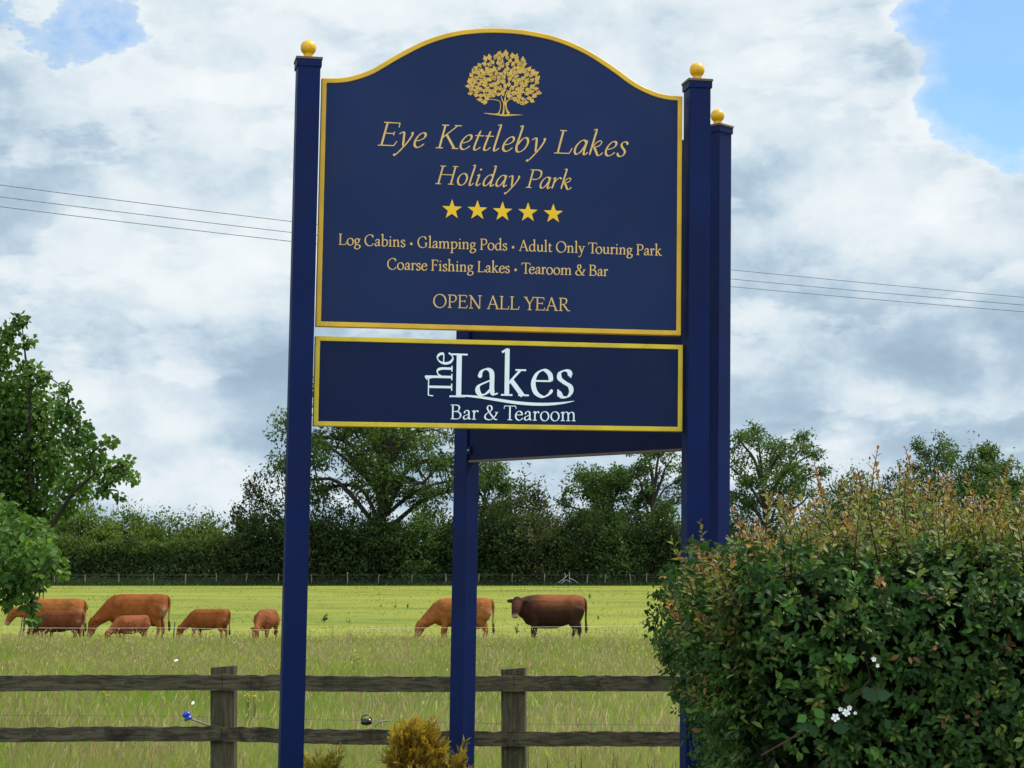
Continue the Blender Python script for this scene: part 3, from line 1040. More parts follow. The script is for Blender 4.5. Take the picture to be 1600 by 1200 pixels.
# the long wave under the name
m = MB()
wv = [(705, 619.5, 1.0), (722, 618.4, 2.4), (745, 620.0, 3.6), (775, 624.5, 4.4), (805, 629.0, 4.8), (835, 631.5, 4.8), (862, 631.3, 4.2), (882, 629.2, 2.8), (897, 626.6, .7)]
cx = catmull([(a_, b_) for a_, b_, c_ in wv], 5)
cw = catmull([(i, c_) for i, (a_, b_, c_) in enumerate(wv)], 5)
vs = []
for (x_, y_), (i_, w_) in zip(cx, cw):
    for sgn in (-1, 1):
        s0, z0 = board_sz(x_, y_ + sgn * w_ / 2)
        vs.append(SW(s0, z0, BOARD_T - .0012))
m.add(vs, [(2 * i, 2 * i + 1, 2 * i + 3, 2 * i + 2) for i in range(len(cx) - 1)])
m.build('wave_line', LW, board2)

# the oak tree emblem: lobed leaves packed in a round crown over a forked trunk
rng = np.random.default_rng(4)
m = MB()
eo = [(0, .06), (.10, .20), (.30, .24), (.24, .34), (.48, .42), (.40, .50), (.46, .68), (.26, .66), (.16, .86), (0, 1.0)]
lobes = [(0, 0)] + [(x_, y_) for x_, y_ in eo] + [(-x_, y_) for x_, y_ in reversed(eo[:-1])]
cl = 0


def emb(px, py, lift=.0):
    s0, z0 = board_sz(px, py)
    return SW(s0, z0, BOARD_T + .0006 - lift)


# outline of the crown in the picture
crown_px = [(791, 77), (781, 80), (770, 84), (753.7, 89), (750, 97), (739.7, 102), (731.5, 112.5), (729, 130), (728, 143.4), (738.5, 153), (753.7, 162.7),
            (765, 154.5), (775, 152.5), (786, 150), (797, 152), (805, 157), (821, 166), (834.7, 159), (846, 151), (844.7, 136), (843, 118), (835, 108), (822.5, 104), (820, 91.5), (807, 85.7)]


def inside(x_, y_, poly):
    c_ = False
    for i in range(len(poly)):
        (x1, y1), (x2, y2) = poly[i - 1], poly[i]
        if (y1 > y_) != (y2 > y_) and x_ < (x2 - x1) * (y_ - y1) / (y2 - y1) + x1:
            c_ = not c_
    return c_


spots = []
for k in range(9000):
    x_, y_ = rng.uniform(728, 846), rng.uniform(77, 166)
    if inside(787 + (x_ - 787) * 1.06, 125 + (y_ - 125) * 1.06, crown_px) and all((x_ - q[0]) ** 2 + (y_ - q[1]) ** 2 > 33 for q in spots):
        spots.append((x_, y_, math.atan2(150 - y_, x_ - 787), min(1, math.hypot((x_ - 787) / 58, (y_ - 124) / 46))))
for i, (x_, y_, w, rr) in enumerate(spots):
    dr = w + rng.normal() * .45
    ln = rng.uniform(10.2, 12.8)
    wd = ln * rng.uniform(.60, .78)
    ca, sa = math.cos(dr), math.sin(dr)
    pts = [emb(x_ + (ly - .5) * ln * ca - lx * wd * sa, y_ - ((ly - .5) * ln * sa + lx * wd * ca), .00005 * (i % 23)) for lx, ly in lobes]
    m.add(pts, [tuple(range(len(pts)))])
m.build('tree_emblem', M['emblem'], board1)
# dark veins between the leaves
mv = MB()
for i, (x_, y_, w, rr) in enumerate(spots):
    if rr < .1 or y_ > 160:
        continue
    for q in range(2):
        a0 = rng.uniform(0, 6.28)
        x0_, y0_ = x_ + rng.normal() * 3.2, y_ + rng.normal() * 3.2
        ln, wd = rng.uniform(1.8, 4.2), rng.uniform(.35, .65)
        ca, sa = math.cos(a0), math.sin(a0)
        mv.add([emb(x0_ + u * ca - v * sa, y0_ + u * sa + v * ca, .0016 + .00005 * (i * 3 + q)) for u, v in ((0, -wd * .4), (ln * .5, -wd), (ln, 0), (ln * .5, wd))], [(0, 1, 2, 3)])
mv.build('emblem_veins', M['navy_board'], board1)
mt = MB()
trunk_strokes = [
    ([(779, 177), (781.5, 171), (782, 163), (780, 158), (774, 156), (764, 155)], [1.6, 1.1, 1.0, 1.1, 1.2, 1.0]),
    ([(786, 179), (787, 172), (787, 162), (784.5, 156), (783, 150)], [3.2, 2.4, 1.8, 1.6, 1.0]),
    ([(795, 178), (791.5, 171), (790.5, 163), (793, 157.5), (799, 154.5), (807, 152.5)], [4.6, 2.6, 2.0, 1.8, 1.3, .9]),
    ([(789, 164), (789, 156), (790, 148)], [2.0, 2.6, 1.4]),
    ([(756, 176.8), (766, 178), (778, 179.2), (786, 180.2), (795, 180), (806, 179.6), (816, 179.6)], [.5, 1.7, 2.3, 2.5, 2.8, 1.5, .5]),
    ([(768, 179), (775, 178), (781, 177)], [.8, 1.6, 1.0]),
]
for i, (pp, ww) in enumerate(trunk_strokes):
    cp = catmull(pp, 5)
    wp = [float(np.interp(k / (len(cp) - 1) * (len(ww) - 1), range(len(ww)), ww)) for k in range(len(cp))]
    vs = []
    for k, (x_, y_) in enumerate(cp):
        q0, q1 = cp[max(k - 1, 0)], cp[min(k + 1, len(cp) - 1)]
        dx, dy = q1[0] - q0[0], q1[1] - q0[1]
        L = math.hypot(dx, dy) or 1
        for sg in (-1, 1):
            vs.append(emb(x_ - dy / L * sg * wp[k] / 2, y_ + dx / L * sg * wp[k] / 2, .0011 + .00008 * i))
    mt.add(vs, [(2 * k, 2 * k + 1, 2 * k + 3, 2 * k + 2) for k in range(len(cp) - 1)])
mt.build('emblem_trunk', M['emblem'], board1)

# ================================================================ POST AND RAIL FENCE
FD = 12.8
rng = np.random.default_rng(11)
fence = empty('wooden_fence', (0, FD, 0), 'weathered dark brown post and rail fence running across behind the sign', 'fence')
FY = lambda x: FD + 0.035 * x                    # the fence line is a touch askew


def wobble_box(m, x0, x1, y0, y1, zf, h, n=14, seed=0):
    """sawn rail: a long box whose edges wander slightly"""
    r = np.random.default_rng(seed)
    o = len(m.v)
    for i in range(n + 1):
        x = x0 + (x1 - x0) * i / n
        dz = r.normal() * .0012
        dt = r.normal() * .0022
        z = zf(x) + dz
        yy = FY(x)
        m.v += [(x, yy + y0, z - h / 2), (x, yy + y1, z - h / 2), (x, yy + y1, z + h / 2 + dt), (x, yy + y0, z + h / 2 + dt)]
    for i in range(n):
        b0, b1 = o + i * 4, o + (i + 1) * 4
        for k in range(4):
            k2 = (k + 1) % 4
            m.f.append((b0 + k, b0 + k2, b1 + k2, b1 + k))
    m.f.append((o + 3, o + 2, o + 1, o))
    e = o + n * 4
    m.f.append((e, e + 1, e + 2, e + 3))


post_px = [-1010, -557, -103, 350, 803, 1257, 1710, 2160]
post_x = [P(p, 1100, FD).x for p in post_px]
top_y = [1052, 1048, 1046, 1042, 1045, 1047, 1050, 1050]
for i, (x, ty) in enumerate(zip(post_x, top_y)):
    zt = P(post_px[i], ty, FY(x)).z
    r = random.Random(i)
    ang = -0.13 + r.uniform(-.02, .02)
    ca, sa = math.cos(ang), math.sin(ang)
    ti = -0.012 if i == 3 else r.uniform(-.006, .004)
    yc = FY(x) + .062
    m = MB().box(-.077, -.042, -.5, .077, .042, zt, lambda a_, b_, z: (x + a_ * ca - b_ * sa - ti * (z - 0.9) * -1, yc + a_ * sa + b_ * ca, z + (0.006 * a_ / .077 if z > 0 else 0)))
    m.build('post', M['fpost'], fence, bevel=.004)
rail_mid = [(1073, 1068, 1070, 1066.5, 1068.5, 1070, 1072, 1072), (1152, 1150, 1150, 1147, 1155, 1157, 1158, 1160), (1236, 1236, 1236, 1234, 1240, 1240, 1242, 1242)]
for lvl, row in enumerate(rail_mid):
    zz = [P(p, y, FY(x) - .02).z for p, y, x in zip(post_px, row, post_x)]
    for i in range(len(post_x) - 1):
        sag = 0.006 if i % 2 else -.004
        x0, x1 = post_x[i] + .0015, post_x[i + 1] - .0015
        f = lambda x, a_=post_x[i], b_=post_x[i + 1], za_=zz[i], zb_=zz[i + 1], s_=sag: za_ + (zb_ - za_) * (x - a_) / (b_ - a_) - s_ * math.sin(math.pi * (x - a_) / (b_ - a_))
        m = MB()
        wobble_box(m, x0, x1, -.022, .016, f, .098 if lvl == 0 else .092, 44, i * 7 + lvl)
        m.build('rail', M['rail'], fence)

# live wire along the fence with its two insulators
wp = [(-700, 1113), (-100, 1117), (120, 1118), (292, 1119), (420, 1123), (573, 1126), (700, 1129), (803, 1131), (1040, 1133), (1500, 1140), (2100, 1146)]
m = MB()
m.tube([P(x, y, 13.05) for x, y in wp], .0015, 5)
tag(m.build('fence_wire', M['wire'], None), 'thin grey electric wire strung along behind the wooden rails', 'wire')
ins = empty('offset_insulator', tuple(P(325, 1133, 13.0)), 'bright blue knob insulator on a thin rod beside the left fence post', 'insulator')
MB().tube([P(334, 1136, 12.98), P(326, 1133, 13.0), P(298, 1123.5, 13.0)], .0062, 8).build('rod', M['grey_rod'], ins)
m = MB()
pc = P(292, 1118, 13.0)
for k in range(3):
    pass
m.lathe(pc - Vector((0, 0, .032)), [(.006, 0), (.024, .002), (.030, .010), (.022, .018), (.020, .026), (.029, .036), (.027, .046), (.016, .056), (.006, .060)], 14)
# tilt the knob a little towards its rod
cpt = pc
rot = Matrix.Rotation(R(-25), 3, 'Y')
m.v = [tuple(cpt + rot @ (Vector(v) - cpt)) for v in m.v]
m.build('knob', M['blue_plastic'], ins, smooth=True)
ins2 = empty('ring_insulator', tuple(P(590, 1133, 13.0)), 'black wire insulator with a hoop above the lower rail near the golden bush', 'insulator')
m = MB()
pc = P(572.5, 1126.5, 13.0)
m.tube([pc + Vector((-.034, 0, -.002)), pc + Vector((-.028, 0, -.004)), pc + Vector((0, 0, -.006)), pc + Vector((.028, 0, -.004)), pc + Vector((.034, 0, -.002))], [.012, .020, .024, .020, .012], 10)
m.build('body', M['black_plastic'], ins2, smooth=True)
m = MB()
m.tube([pc + Vector((.034 * math.cos(w), 0, .004 + .034 * math.sin(w))) for w in np.linspace(0, math.pi, 9)], .0035, 6)
m.build('hoop', M['black_plastic'], ins2)
MB().tube([P(585, 1136, 12.99), P(592, 1128.5, 13.0), P(606, 1126, 13.02)], .006, 7).build('rod', M['grey_rod'], ins2)

# ================================================================ ELECTRIC TAPE, STAKES AND POWER LINES
m = MB()
wl = [(-400, 982), (0, 981), (150, 981.5), (273, 981), (400, 984), (480, 984), (660, 981), (770, 980.5), (920, 979), (1040, 978), (1300, 976), (2000, 972)]
m.tube([P(x, y, 56.5) for x, y in wl], .0055, 5)
tag(m.build('electric_fence_wire', M['tape'], None), 'pale electric wire drawn across the field just in front of the cattle', 'wire')
st = G(273, 56.6)
m = MB()
m.tube([st, P(271.5, 990, 56.6), P(273.5, 972, 56.6)], [.02, .02, .016], 8)
so = m.build('fence_stake', M['green_plastic'], None)
tag(so, 'green plastic stake carrying the electric wire between two grazing cattle', 'fence stake', 'stakes in the field')
for i, ((xa, ya), (xb, yb), lab) in enumerate([
        ((30.0, 1002), (35.5, 958), 'leftmost thin dark stake below the leaning head of the cow under the tree'),
        ((35.5, 1002), (38.5, 958), 'thick dark stake close behind the calf under the tree'),
        ((60.0, 1000), (62.0, 866), 'dark upright rod rising behind the back of the cow under the tree'),
        ((65.0, 1000), (68.5, 862), 'slightly leaning dark rod rightmost behind the cow under the tree')]):
    m = MB()
    r0 = (.018, .034, .026, .020)[i]
    pa, pb = P(xa, ya, 63.5), P(xb, yb, 63.5)
    pa.z = min(pa.z, ground_z(63.5) - .05)
    m.tube([pa, pa.lerp(pb, .55) + Vector((.015, 0, 0)), pb], [r0, r0, r0 * .8], 7)
    tag(m.build('dark_stake', M['dark_rod'], None), lab, 'stake', 'stakes in the field')

for i, (y0, y1, y2, y3, lab) in enumerate([
        (289.5, 345, 422.5, 464, 'topmost of three dark overhead cables crossing the sky behind the sign'),
        (308, 362, 437, 476, 'middle of three dark overhead cables crossing the sky behind the sign'),
        (323, 377, 448, 487, 'lowest of three dark overhead cables crossing the sky behind the sign')]):
    m = MB()
    q = np.polyfit([0, 458, 1139, 1600], [y0, y1, y2, y3], 2)
    pts = []
    for x in np.linspace(-900, 2500, 60):
        d = 52 + (x - 0) / 1600 * 20
        pts.append(P(x, float(np.polyval(q, x)), d))
    m.tube(pts, .0105, 6)
    tag(m.build('power_cable', M['cable'], None), lab, 'cable', 'overhead power cables')

# ================================================================ CATTLE
def loft(sections, n=14):
    """closed tube through cross sections (center, side radius, up radius, side vector, up vector)"""
    v, f = [], []
    for c, ra, rb, sa, ub in sections:
        for k in range(n):
            w = 2 * math.pi * k / n
            v.append(tuple(c + sa * (ra * math.cos(w)) + ub * (rb * math.sin(w))))
    L = len(sections)
    for i in range(L - 1):
        for k in range(n):
            k2 = (k + 1) % n
            f.append((i * n + k, i * n + k2, (i + 1) * n + k2, (i + 1) * n + k))
    f.append(tuple(reversed(range(n))))
    f.append(tuple((L - 1) * n + k for k in range(n)))
    return v, f


def path_loft(pts, radii, n=12):
    """pts: list of Vectors; radii: (side, up) per point"""
    secs = []
    for i, p in enumerate(pts):
        t = (pts[min(i + 1, len(pts) - 1)] - pts[max(i - 1, 0)]).normalized()
        side = Vector((0, 1, 0))
        if abs(t.y) > .9:
            side = Vector((1, 0, 0))
        side = (side - t * side.dot(t)).normalized()
        up = t.cross(side)
        secs.append((p, radii[i][0], radii[i][1], side, up))
    return loft(secs, n)


ADULT = dict(
    trunk=[(-.93, 1.19, .07, .10), (-.90, 1.14, .17, .20), (-.82, 1.08, .25, .31), (-.62, 1.05, .285, .36), (-.42, 1.03, .285, .365), (-.20, .995, .335, .40), (.0, .975, .36, .415), (.25, .975, .35, .415), (.48, .99, .30, .41), (.66, 1.00, .25, .36), (.80, .97, .19, .27), (.88, .95, .12, .17)],
    fleg=[(.56, .17, 1.02, .13, .21), (.55, .20, .80, .11, .16), (.50, .20, .62, .075, .10), (.53, .19, .40, .058, .065), (.52, .19, .24, .042, .048), (.53, .19, .12, .052, .055), (.56, .19, .055, .055, .062), (.57, .19, 0, .062, .075)],
    hleg=[(-.66, .16, 1.08, .15, .26), (-.60, .20, .86, .14, .23), (-.60, .20, .68, .10, .16), (-.70, .20, .50, .062, .085), (-.72, .20, .42, .055, .068), (-.68, .20, .24, .042, .048), (-.66, .20, .12, .052, .055), (-.63, .20, .055, .055, .062), (-.61, .20, 0, .062, .075)],
)
GRAZE = dict(
    neck=[(.50, 0, 1.10, .22, .34), (.72, 0, 1.00, .18, .30), (.92, 0, .86, .145, .225), (1.10, 0, .71, .12, .18), (1.20, 0, .62, .11, .15)],
    head=[(1.15, 0, .70, .10, .10), (1.22, 0, .64, .125, .145), (1.28, 0, .53, .13, .15), (1.33, 0, .40, .105, .115), (1.37, 0, .26, .082, .085), (1.395, 0, .17, .085, .082), (1.40, 0, .125, .06, .06)],
    ears=[((1.17, .11, .66), (1.10, .30, .64)), ((1.17, -.11, .66), (1.10, -.30, .64))])
STAND_LOW = dict(
    neck=[(.50, 0, 1.12, .22, .34), (.74, 0, 1.10, .17, .28), (.96, 0, 1.05, .14, .22), (1.14, 0, 1.00, .12, .18), (1.26, 0, .98, .11, .15)],
    head=[(1.22, 0, 1.06, .10, .10), (1.30, 0, 1.02, .125, .14), (1.39, 0, .93, .13, .145), (1.48, 0, .81, .105, .115), (1.55, 0, .69, .082, .088), (1.59, 0, .61, .085, .085), (1.61, 0, .57, .06, .06)],
    ears=[((1.24, .11, 1.07), (1.17, .29, 1.10)), ((1.24, -.11, 1.07), (1.17, -.27, 1.16))])
BULLHEAD = dict(
    neck=[(.42, 0, 1.04, .27, .38), (.66, .03, 1.06, .26, .36), (.86, .10, 1.09, .22, .30), (.98, .20, 1.13, .18, .23), (1.02, .30, 1.16, .15, .18)],
    head=[(1.00, .26, 1.30, .12, .10), (1.02, .36, 1.27, .155, .15), (1.05, .46, 1.15, .155, .15), (1.08, .54, 1.02, .13, .12), (1.10, .60, .90, .105, .10), (1.11, .63, .82, .10, .09), (1.11, .64, .78, .07, .06)],
    ears=[((1.13, .34, 1.27), (1.36, .33, 1.27)), ((.89, .36, 1.27), (.69, .40, 1.24))])


def make_animal(name, label, cat, pose, loc, rz, scale, color, style='cow', steps=(0, 0, 0, 0), tail=True, group='cattle grazing in the field', bulk=1.0, leg=1.0, bend=0.0):
    m = MB()
    tr = ADULT['trunk']
    up = Vector((0, 0, 1))
    side = Vector((0, 1, 0))
    secs = []
    for x, z, ry, rz_ in tr:
        k = bulk if style != 'calf' else bulk * .97
        dz = 0.0
        if style == 'bull':
            ry, rz_ = ry * 1.16, rz_ * 1.12
            dz = -.02
        secs.append((Vector((x, 0, z + dz)), ry * k, rz_ * (1.08 if style != 'calf' else 1.06), side, up))
    m.add(*loft(secs, 18))
    nk = pose['neck']
    m.add(*path_loft([Vector(q[:3]) for q in nk], [(q[3] * (1.08 if style != 'calf' else .98), q[4] * (1.08 if style != 'calf' else .98)) for q in nk]))
    hd = pose['head']
    m.add(*path_loft([Vector(q[:3]) for q in hd], [(q[3] * 1.12, q[4] * 1.14) for q in hd]))
    for (b, t) in pose['ears']:
        b, t = Vector(b), Vector(t)
        mid = b.lerp(t, .5)
        m.add(*path_loft([b, b.lerp(t, .25), mid, b.lerp(t, .8), t], [(.030, .035), (.034, .062), (.036, .075), (.030, .055), (.022, .022)], 10))
    for sg in (1, -1):      # hook bone, thigh and shoulder under the skin
        m.add(*path_loft([Vector((-.70, .10 * sg, 1.27)), Vector((-.58, .19 * sg, 1.235)), Vector((-.42, .18 * sg, 1.18))], [(.06, .08), (.075, .10), (.04, .06)], 10))
        m.add(*path_loft([Vector((-.74, .16 * sg, 1.18)), Vector((-.70, .23 * sg, .98)), Vector((-.62, .24 * sg, .82)), Vector((-.60, .22 * sg, .72))], [(.10, .16), (.11, .20), (.10, .16), (.06, .10)], 10))
        m.add(*path_loft([Vector((.42, .16 * sg, 1.26)), Vector((.52, .25 * sg, 1.08)), Vector((.58, .25 * sg, .90)), Vector((.54, .22 * sg, .76))], [(.08, .12), (.09, .16), (.09, .14), (.06, .09)], 10))
    if style != 'bull':     # brisket
        m.add(*path_loft([Vector((.74, 0, .98)), Vector((.76, 0, .80)), Vector((.70, 0, .66)), Vector((.56, 0, .60))], [(.12, .16), (.10, .13), (.08, .09), (.05, .06)], 10))
    li = 0
    for nm in ('fleg', 'hleg'):
        for sg in (1, -1):
            dx = steps[li]
            li += 1
            pts, rad = [], []
            for x, y, z, ra, rb in ADULT[nm]:
                kk = max(0, 1 - z / .95)
                zz = z if style != 'calf' else z
                pts.append(Vector((x + dx * kk, y * sg * (1.08 if style == 'bull' else 1), zz)))
                q = 1.12 if style == 'bull' else (1.0 if style == 'cow' else .92)
                rad.append((ra * q, rb * q))
            m.add(*path_loft(pts, rad, 12))
    if style == 'cow':      # udder
        m.add(*path_loft([Vector((-.50, 0, .72)), Vector((-.48, 0, .60)), Vector((-.46, 0, .52)), Vector((-.45, 0, .48))], [(.13, .16), (.14, .17), (.11, .13), (.05, .06)], 12))
    if style == 'bull':
        m.add(*path_loft([Vector((-.08, 0, .66)), Vector((-.10, 0, .54)), Vector((-.10, 0, .47))], [(.09, .14), (.05, .08), (.025, .035)], 12))
        m.add(*path_loft([Vector((.72, 0, 1.0)), Vector((.76, .0, .80)), Vector((.72, 0, .66)), Vector((.60, 0, .60))], [(.14, .2), (.11, .15), (.08, .10), (.05, .06)], 12))
    me = bpy.data.meshes.new('raw')
    me.from_pydata(m.v, [], m.f)
    ob = bpy.data.objects.new('raw', me)
    C.objects.link(ob)
    rm = ob.modifiers.new('r', 'REMESH')
    rm.mode = 'VOXEL'
    rm.voxel_size = .024
    sm = ob.modifiers.new('s', 'SMOOTH')
    sm.factor = .5
    sm.iterations = 7
    dg = bpy.context.evaluated_depsgraph_get()
    me2 = bpy.data.meshes.new_from_object(ob.evaluated_get(dg))
    bpy.data.objects.remove(ob)
    # tail joined on, one mesh
    tv, tf = [], []
    if tail:
        tb = MB()
        tp = [Vector((-.78, 0, 1.33)), Vector((-.87, 0, 1.345)), Vector((-.945, .0, 1.27)), Vector((-.965, .01, 1.10)), Vector((-.955, .02, .90)), Vector((-.955, .03, .70)), Vector((-.965, .03, .54)), Vector((-.97, .03, .42)), Vector((-.965, .03, .33))]
        tb.tube(catmull3(tp, 4), [float(np.interp(k / 32, [0, .12, .3, .6, .72, .85, 1], [.055, .050, .036, .026, .036, .048, .012])) for k in range(33)], 9)
        tv, tf = tb.v, tb.f
    n0 = len(me2.vertices)
    co = np.empty(n0 * 3)
    me2.vertices.foreach_get('co', co)
    co = co.reshape(-1, 3)
    fs = [tuple(p.vertices) for p in me2.polygons]
    allv = np.vstack([co, np.array(tv)]) if tv else co
    fs += [tuple(i + n0 for i in f) for f in tf]
    bpy.data.meshes.remove(me2)
    bpy.data.meshes.remove(me)
    nz = .011 * np.stack([vnoise(allv[:, 1] * 9 + allv[:, 2] * 4, allv[:, 0] * 6, 81), vnoise(allv[:, 0] * 7, allv[:, 2] * 7, 82), .6 * vnoise(allv[:, 0] * 6, allv[:, 1] * 9, 83)], 1)
    allv = allv + nz
    # coat
    base = np.array(color)
    n = len(allv)
    col = np.repeat(base[None], n, 0)
    x, y, z = allv[:, 0], allv[:, 1], allv[:, 2]
    hx = np.array(pose['head'][-2][:3])
    hp = np.array(pose['head'][1][:3])
    dm = np.linalg.norm(allv - hx, axis=1)
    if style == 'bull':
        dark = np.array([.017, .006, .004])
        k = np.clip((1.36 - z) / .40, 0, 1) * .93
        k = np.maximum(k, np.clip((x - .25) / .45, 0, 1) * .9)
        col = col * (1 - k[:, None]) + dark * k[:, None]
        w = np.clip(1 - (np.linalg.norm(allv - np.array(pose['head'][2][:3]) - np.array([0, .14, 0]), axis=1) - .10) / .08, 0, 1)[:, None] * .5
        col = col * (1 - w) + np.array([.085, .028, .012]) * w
        w = np.clip(1 - (dm - .10) / .03, 0, 1)[:, None]
        col = col * (1 - w) + np.array([.33, .19, .13]) * w
    else:
        w = np.clip(1 - (dm - .10) / .05, 0, 1)[:, None]
        col = col * (1 - w) + np.array([.34, .20, .12]) * w * .8 + base * w * .2
        w = np.clip((.45 - z) / .3, 0, 1)[:, None] * .35
        col = col * (1 - w) + np.array([.30, .17, .09]) * w
        w = (np.clip((-.72 - x) / .12, 0, 1) * np.clip((1.15 - z) / .2, 0, 1))[:, None] * (.55 if style == 'cow' else .25)
        col = col * (1 - w) + np.array([.42, .24, .12]) * w
    # eyes: dark, set on the sides of the head
    h1, h2 = Vector(pose['head'][1][:3]), Vector(pose['head'][3][:3])
    t = (h2 - h1).normalized()
    sd = Vector((0, 1, 0)) if style != 'bull' else Vector((1, 0, 0))
    sd = (sd - t * sd.dot(t)).normalized()
    for sg in (1, -1):
        e = np.array(h1 + t * .11 + sd * .125 * sg)
        w = (np.linalg.norm(allv - e, axis=1) < .032)[:, None]
        col = np.where(w, np.array([.008, .006, .005]), col)
    if n0 < n:
        sw = (np.arange(n) >= n0) & (z < .62)
        col[sw] = base * .45
    # the legs of calves are longer for their size; bend turns the fore part sideways
    v = allv * scale
    if bend:
        kx = np.clip((allv[:, 0] - .1) / 1.2, 0, 1) * bend
        cx_, sx_ = np.cos(kx), np.sin(kx)
        px_ = .1 * scale
        dx_, dy_ = v[:, 0] - px_, v[:, 1].copy()
        inb = kx > 0
        v[:, 0] = np.where(inb, px_ + dx_ * cx_ - dy_ * sx_, v[:, 0])
        v[:, 1] = np.where(inb, dx_ * sx_ + dy_ * cx_, v[:, 1])
    me = bpy.data.meshes.new(name)
    me.from_pydata([tuple(q) for q in v], [], fs)
    me.polygons.foreach_set('use_smooth', [True] * len(me.polygons))
    a_ = me.color_attributes.new('tint', 'FLOAT_COLOR', 'POINT')
    c4 = np.ones((n, 4), np.float32)
    c4[:, :3] = col
    a_.data.foreach_set('color', c4.ravel())
    me.update()
    me.materials.append(M['hide'])
    o = link(name, me)
    o.location = loc
    o.rotation_euler = (0, 0, rz)
    tag(o, label, cat, group)
    return o


def catmull3(pts, per):
    out = []
    n = len(pts)
    for i in range(n - 1):
        p1, p2 = pts[i], pts[i + 1]
        p0 = pts[i - 1] if i else p1 * 2 - p2
        p3 = pts[i + 2] if i + 2 < n else p2 * 2 - p1
        for k in range(per):
            t = k / per
            out.append(.5 * (2 * p1 + (p2 - p0) * t + (2 * p0 - 5 * p1 + 4 * p2 - p3) * t * t + (3 * p1 - p0 - 3 * p2 + p3) * t ** 3))
    out.append(pts[-1])
    return out


RED = (.180, .050, .009)
FAWN = (.205, .068, .014)
DEEP = (.100, .024, .006)
PI = math.pi


def cattle_at(px, d):
    g = G(px, d)
    g.z -= .11          # hooves are deep in the turf
    return g


make_animal('cow', 'light brown cow standing under the tree with its head up, facing left', 'cow', STAND_LOW, cattle_at(89, 61.5), PI, .95, FAWN, 'cow', (.08, -.05, .06, -.08))
make_animal('cow', 'red brown cow grazing with a small calf in front of it', 'cow', GRAZE, cattle_at(215, 61.5), PI - .03, 1.05, RED, 'cow', (.05, -.10, .04, -.06))
make_animal('cow', 'light brown grazing cow half hidden behind the narrow blue post', 'cow', GRAZE, cattle_at(722, 60.0), PI + .05, .98, FAWN, 'cow', (.10, -.04, .02, -.08))
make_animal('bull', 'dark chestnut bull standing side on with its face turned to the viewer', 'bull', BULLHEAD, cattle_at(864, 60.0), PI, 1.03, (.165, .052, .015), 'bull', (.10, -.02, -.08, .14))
make_animal('calf', 'dark red calf standing before the cow under the tree', 'calf', GRAZE, cattle_at(97, 59.0), PI - .12, .72, DEEP, 'calf', (.10, -.10, .06, -.08))
make_animal('calf', 'smallest red brown calf, grazing in front of the large grazing cow', 'calf', GRAZE, cattle_at(207, 59.0), PI + .75, .63, (.165, .046, .012), 'calf', (.04, -.06, .10, -.08), tail=False)
make_animal('calf', 'lone red brown calf grazing sideways, left of the calf that faces the viewer', 'calf', GRAZE, cattle_at(327, 61.0), PI - .30, .74, RED, 'calf', (.12, -.10, .04, -.02))
make_animal('calf', 'red calf grazing head on towards the viewer near the tall left post', 'calf', GRAZE, cattle_at(417, 60.5), -PI / 2 - .22, .74, (.165, .050, .014), 'calf', (.04, -.06, .04, -.02))

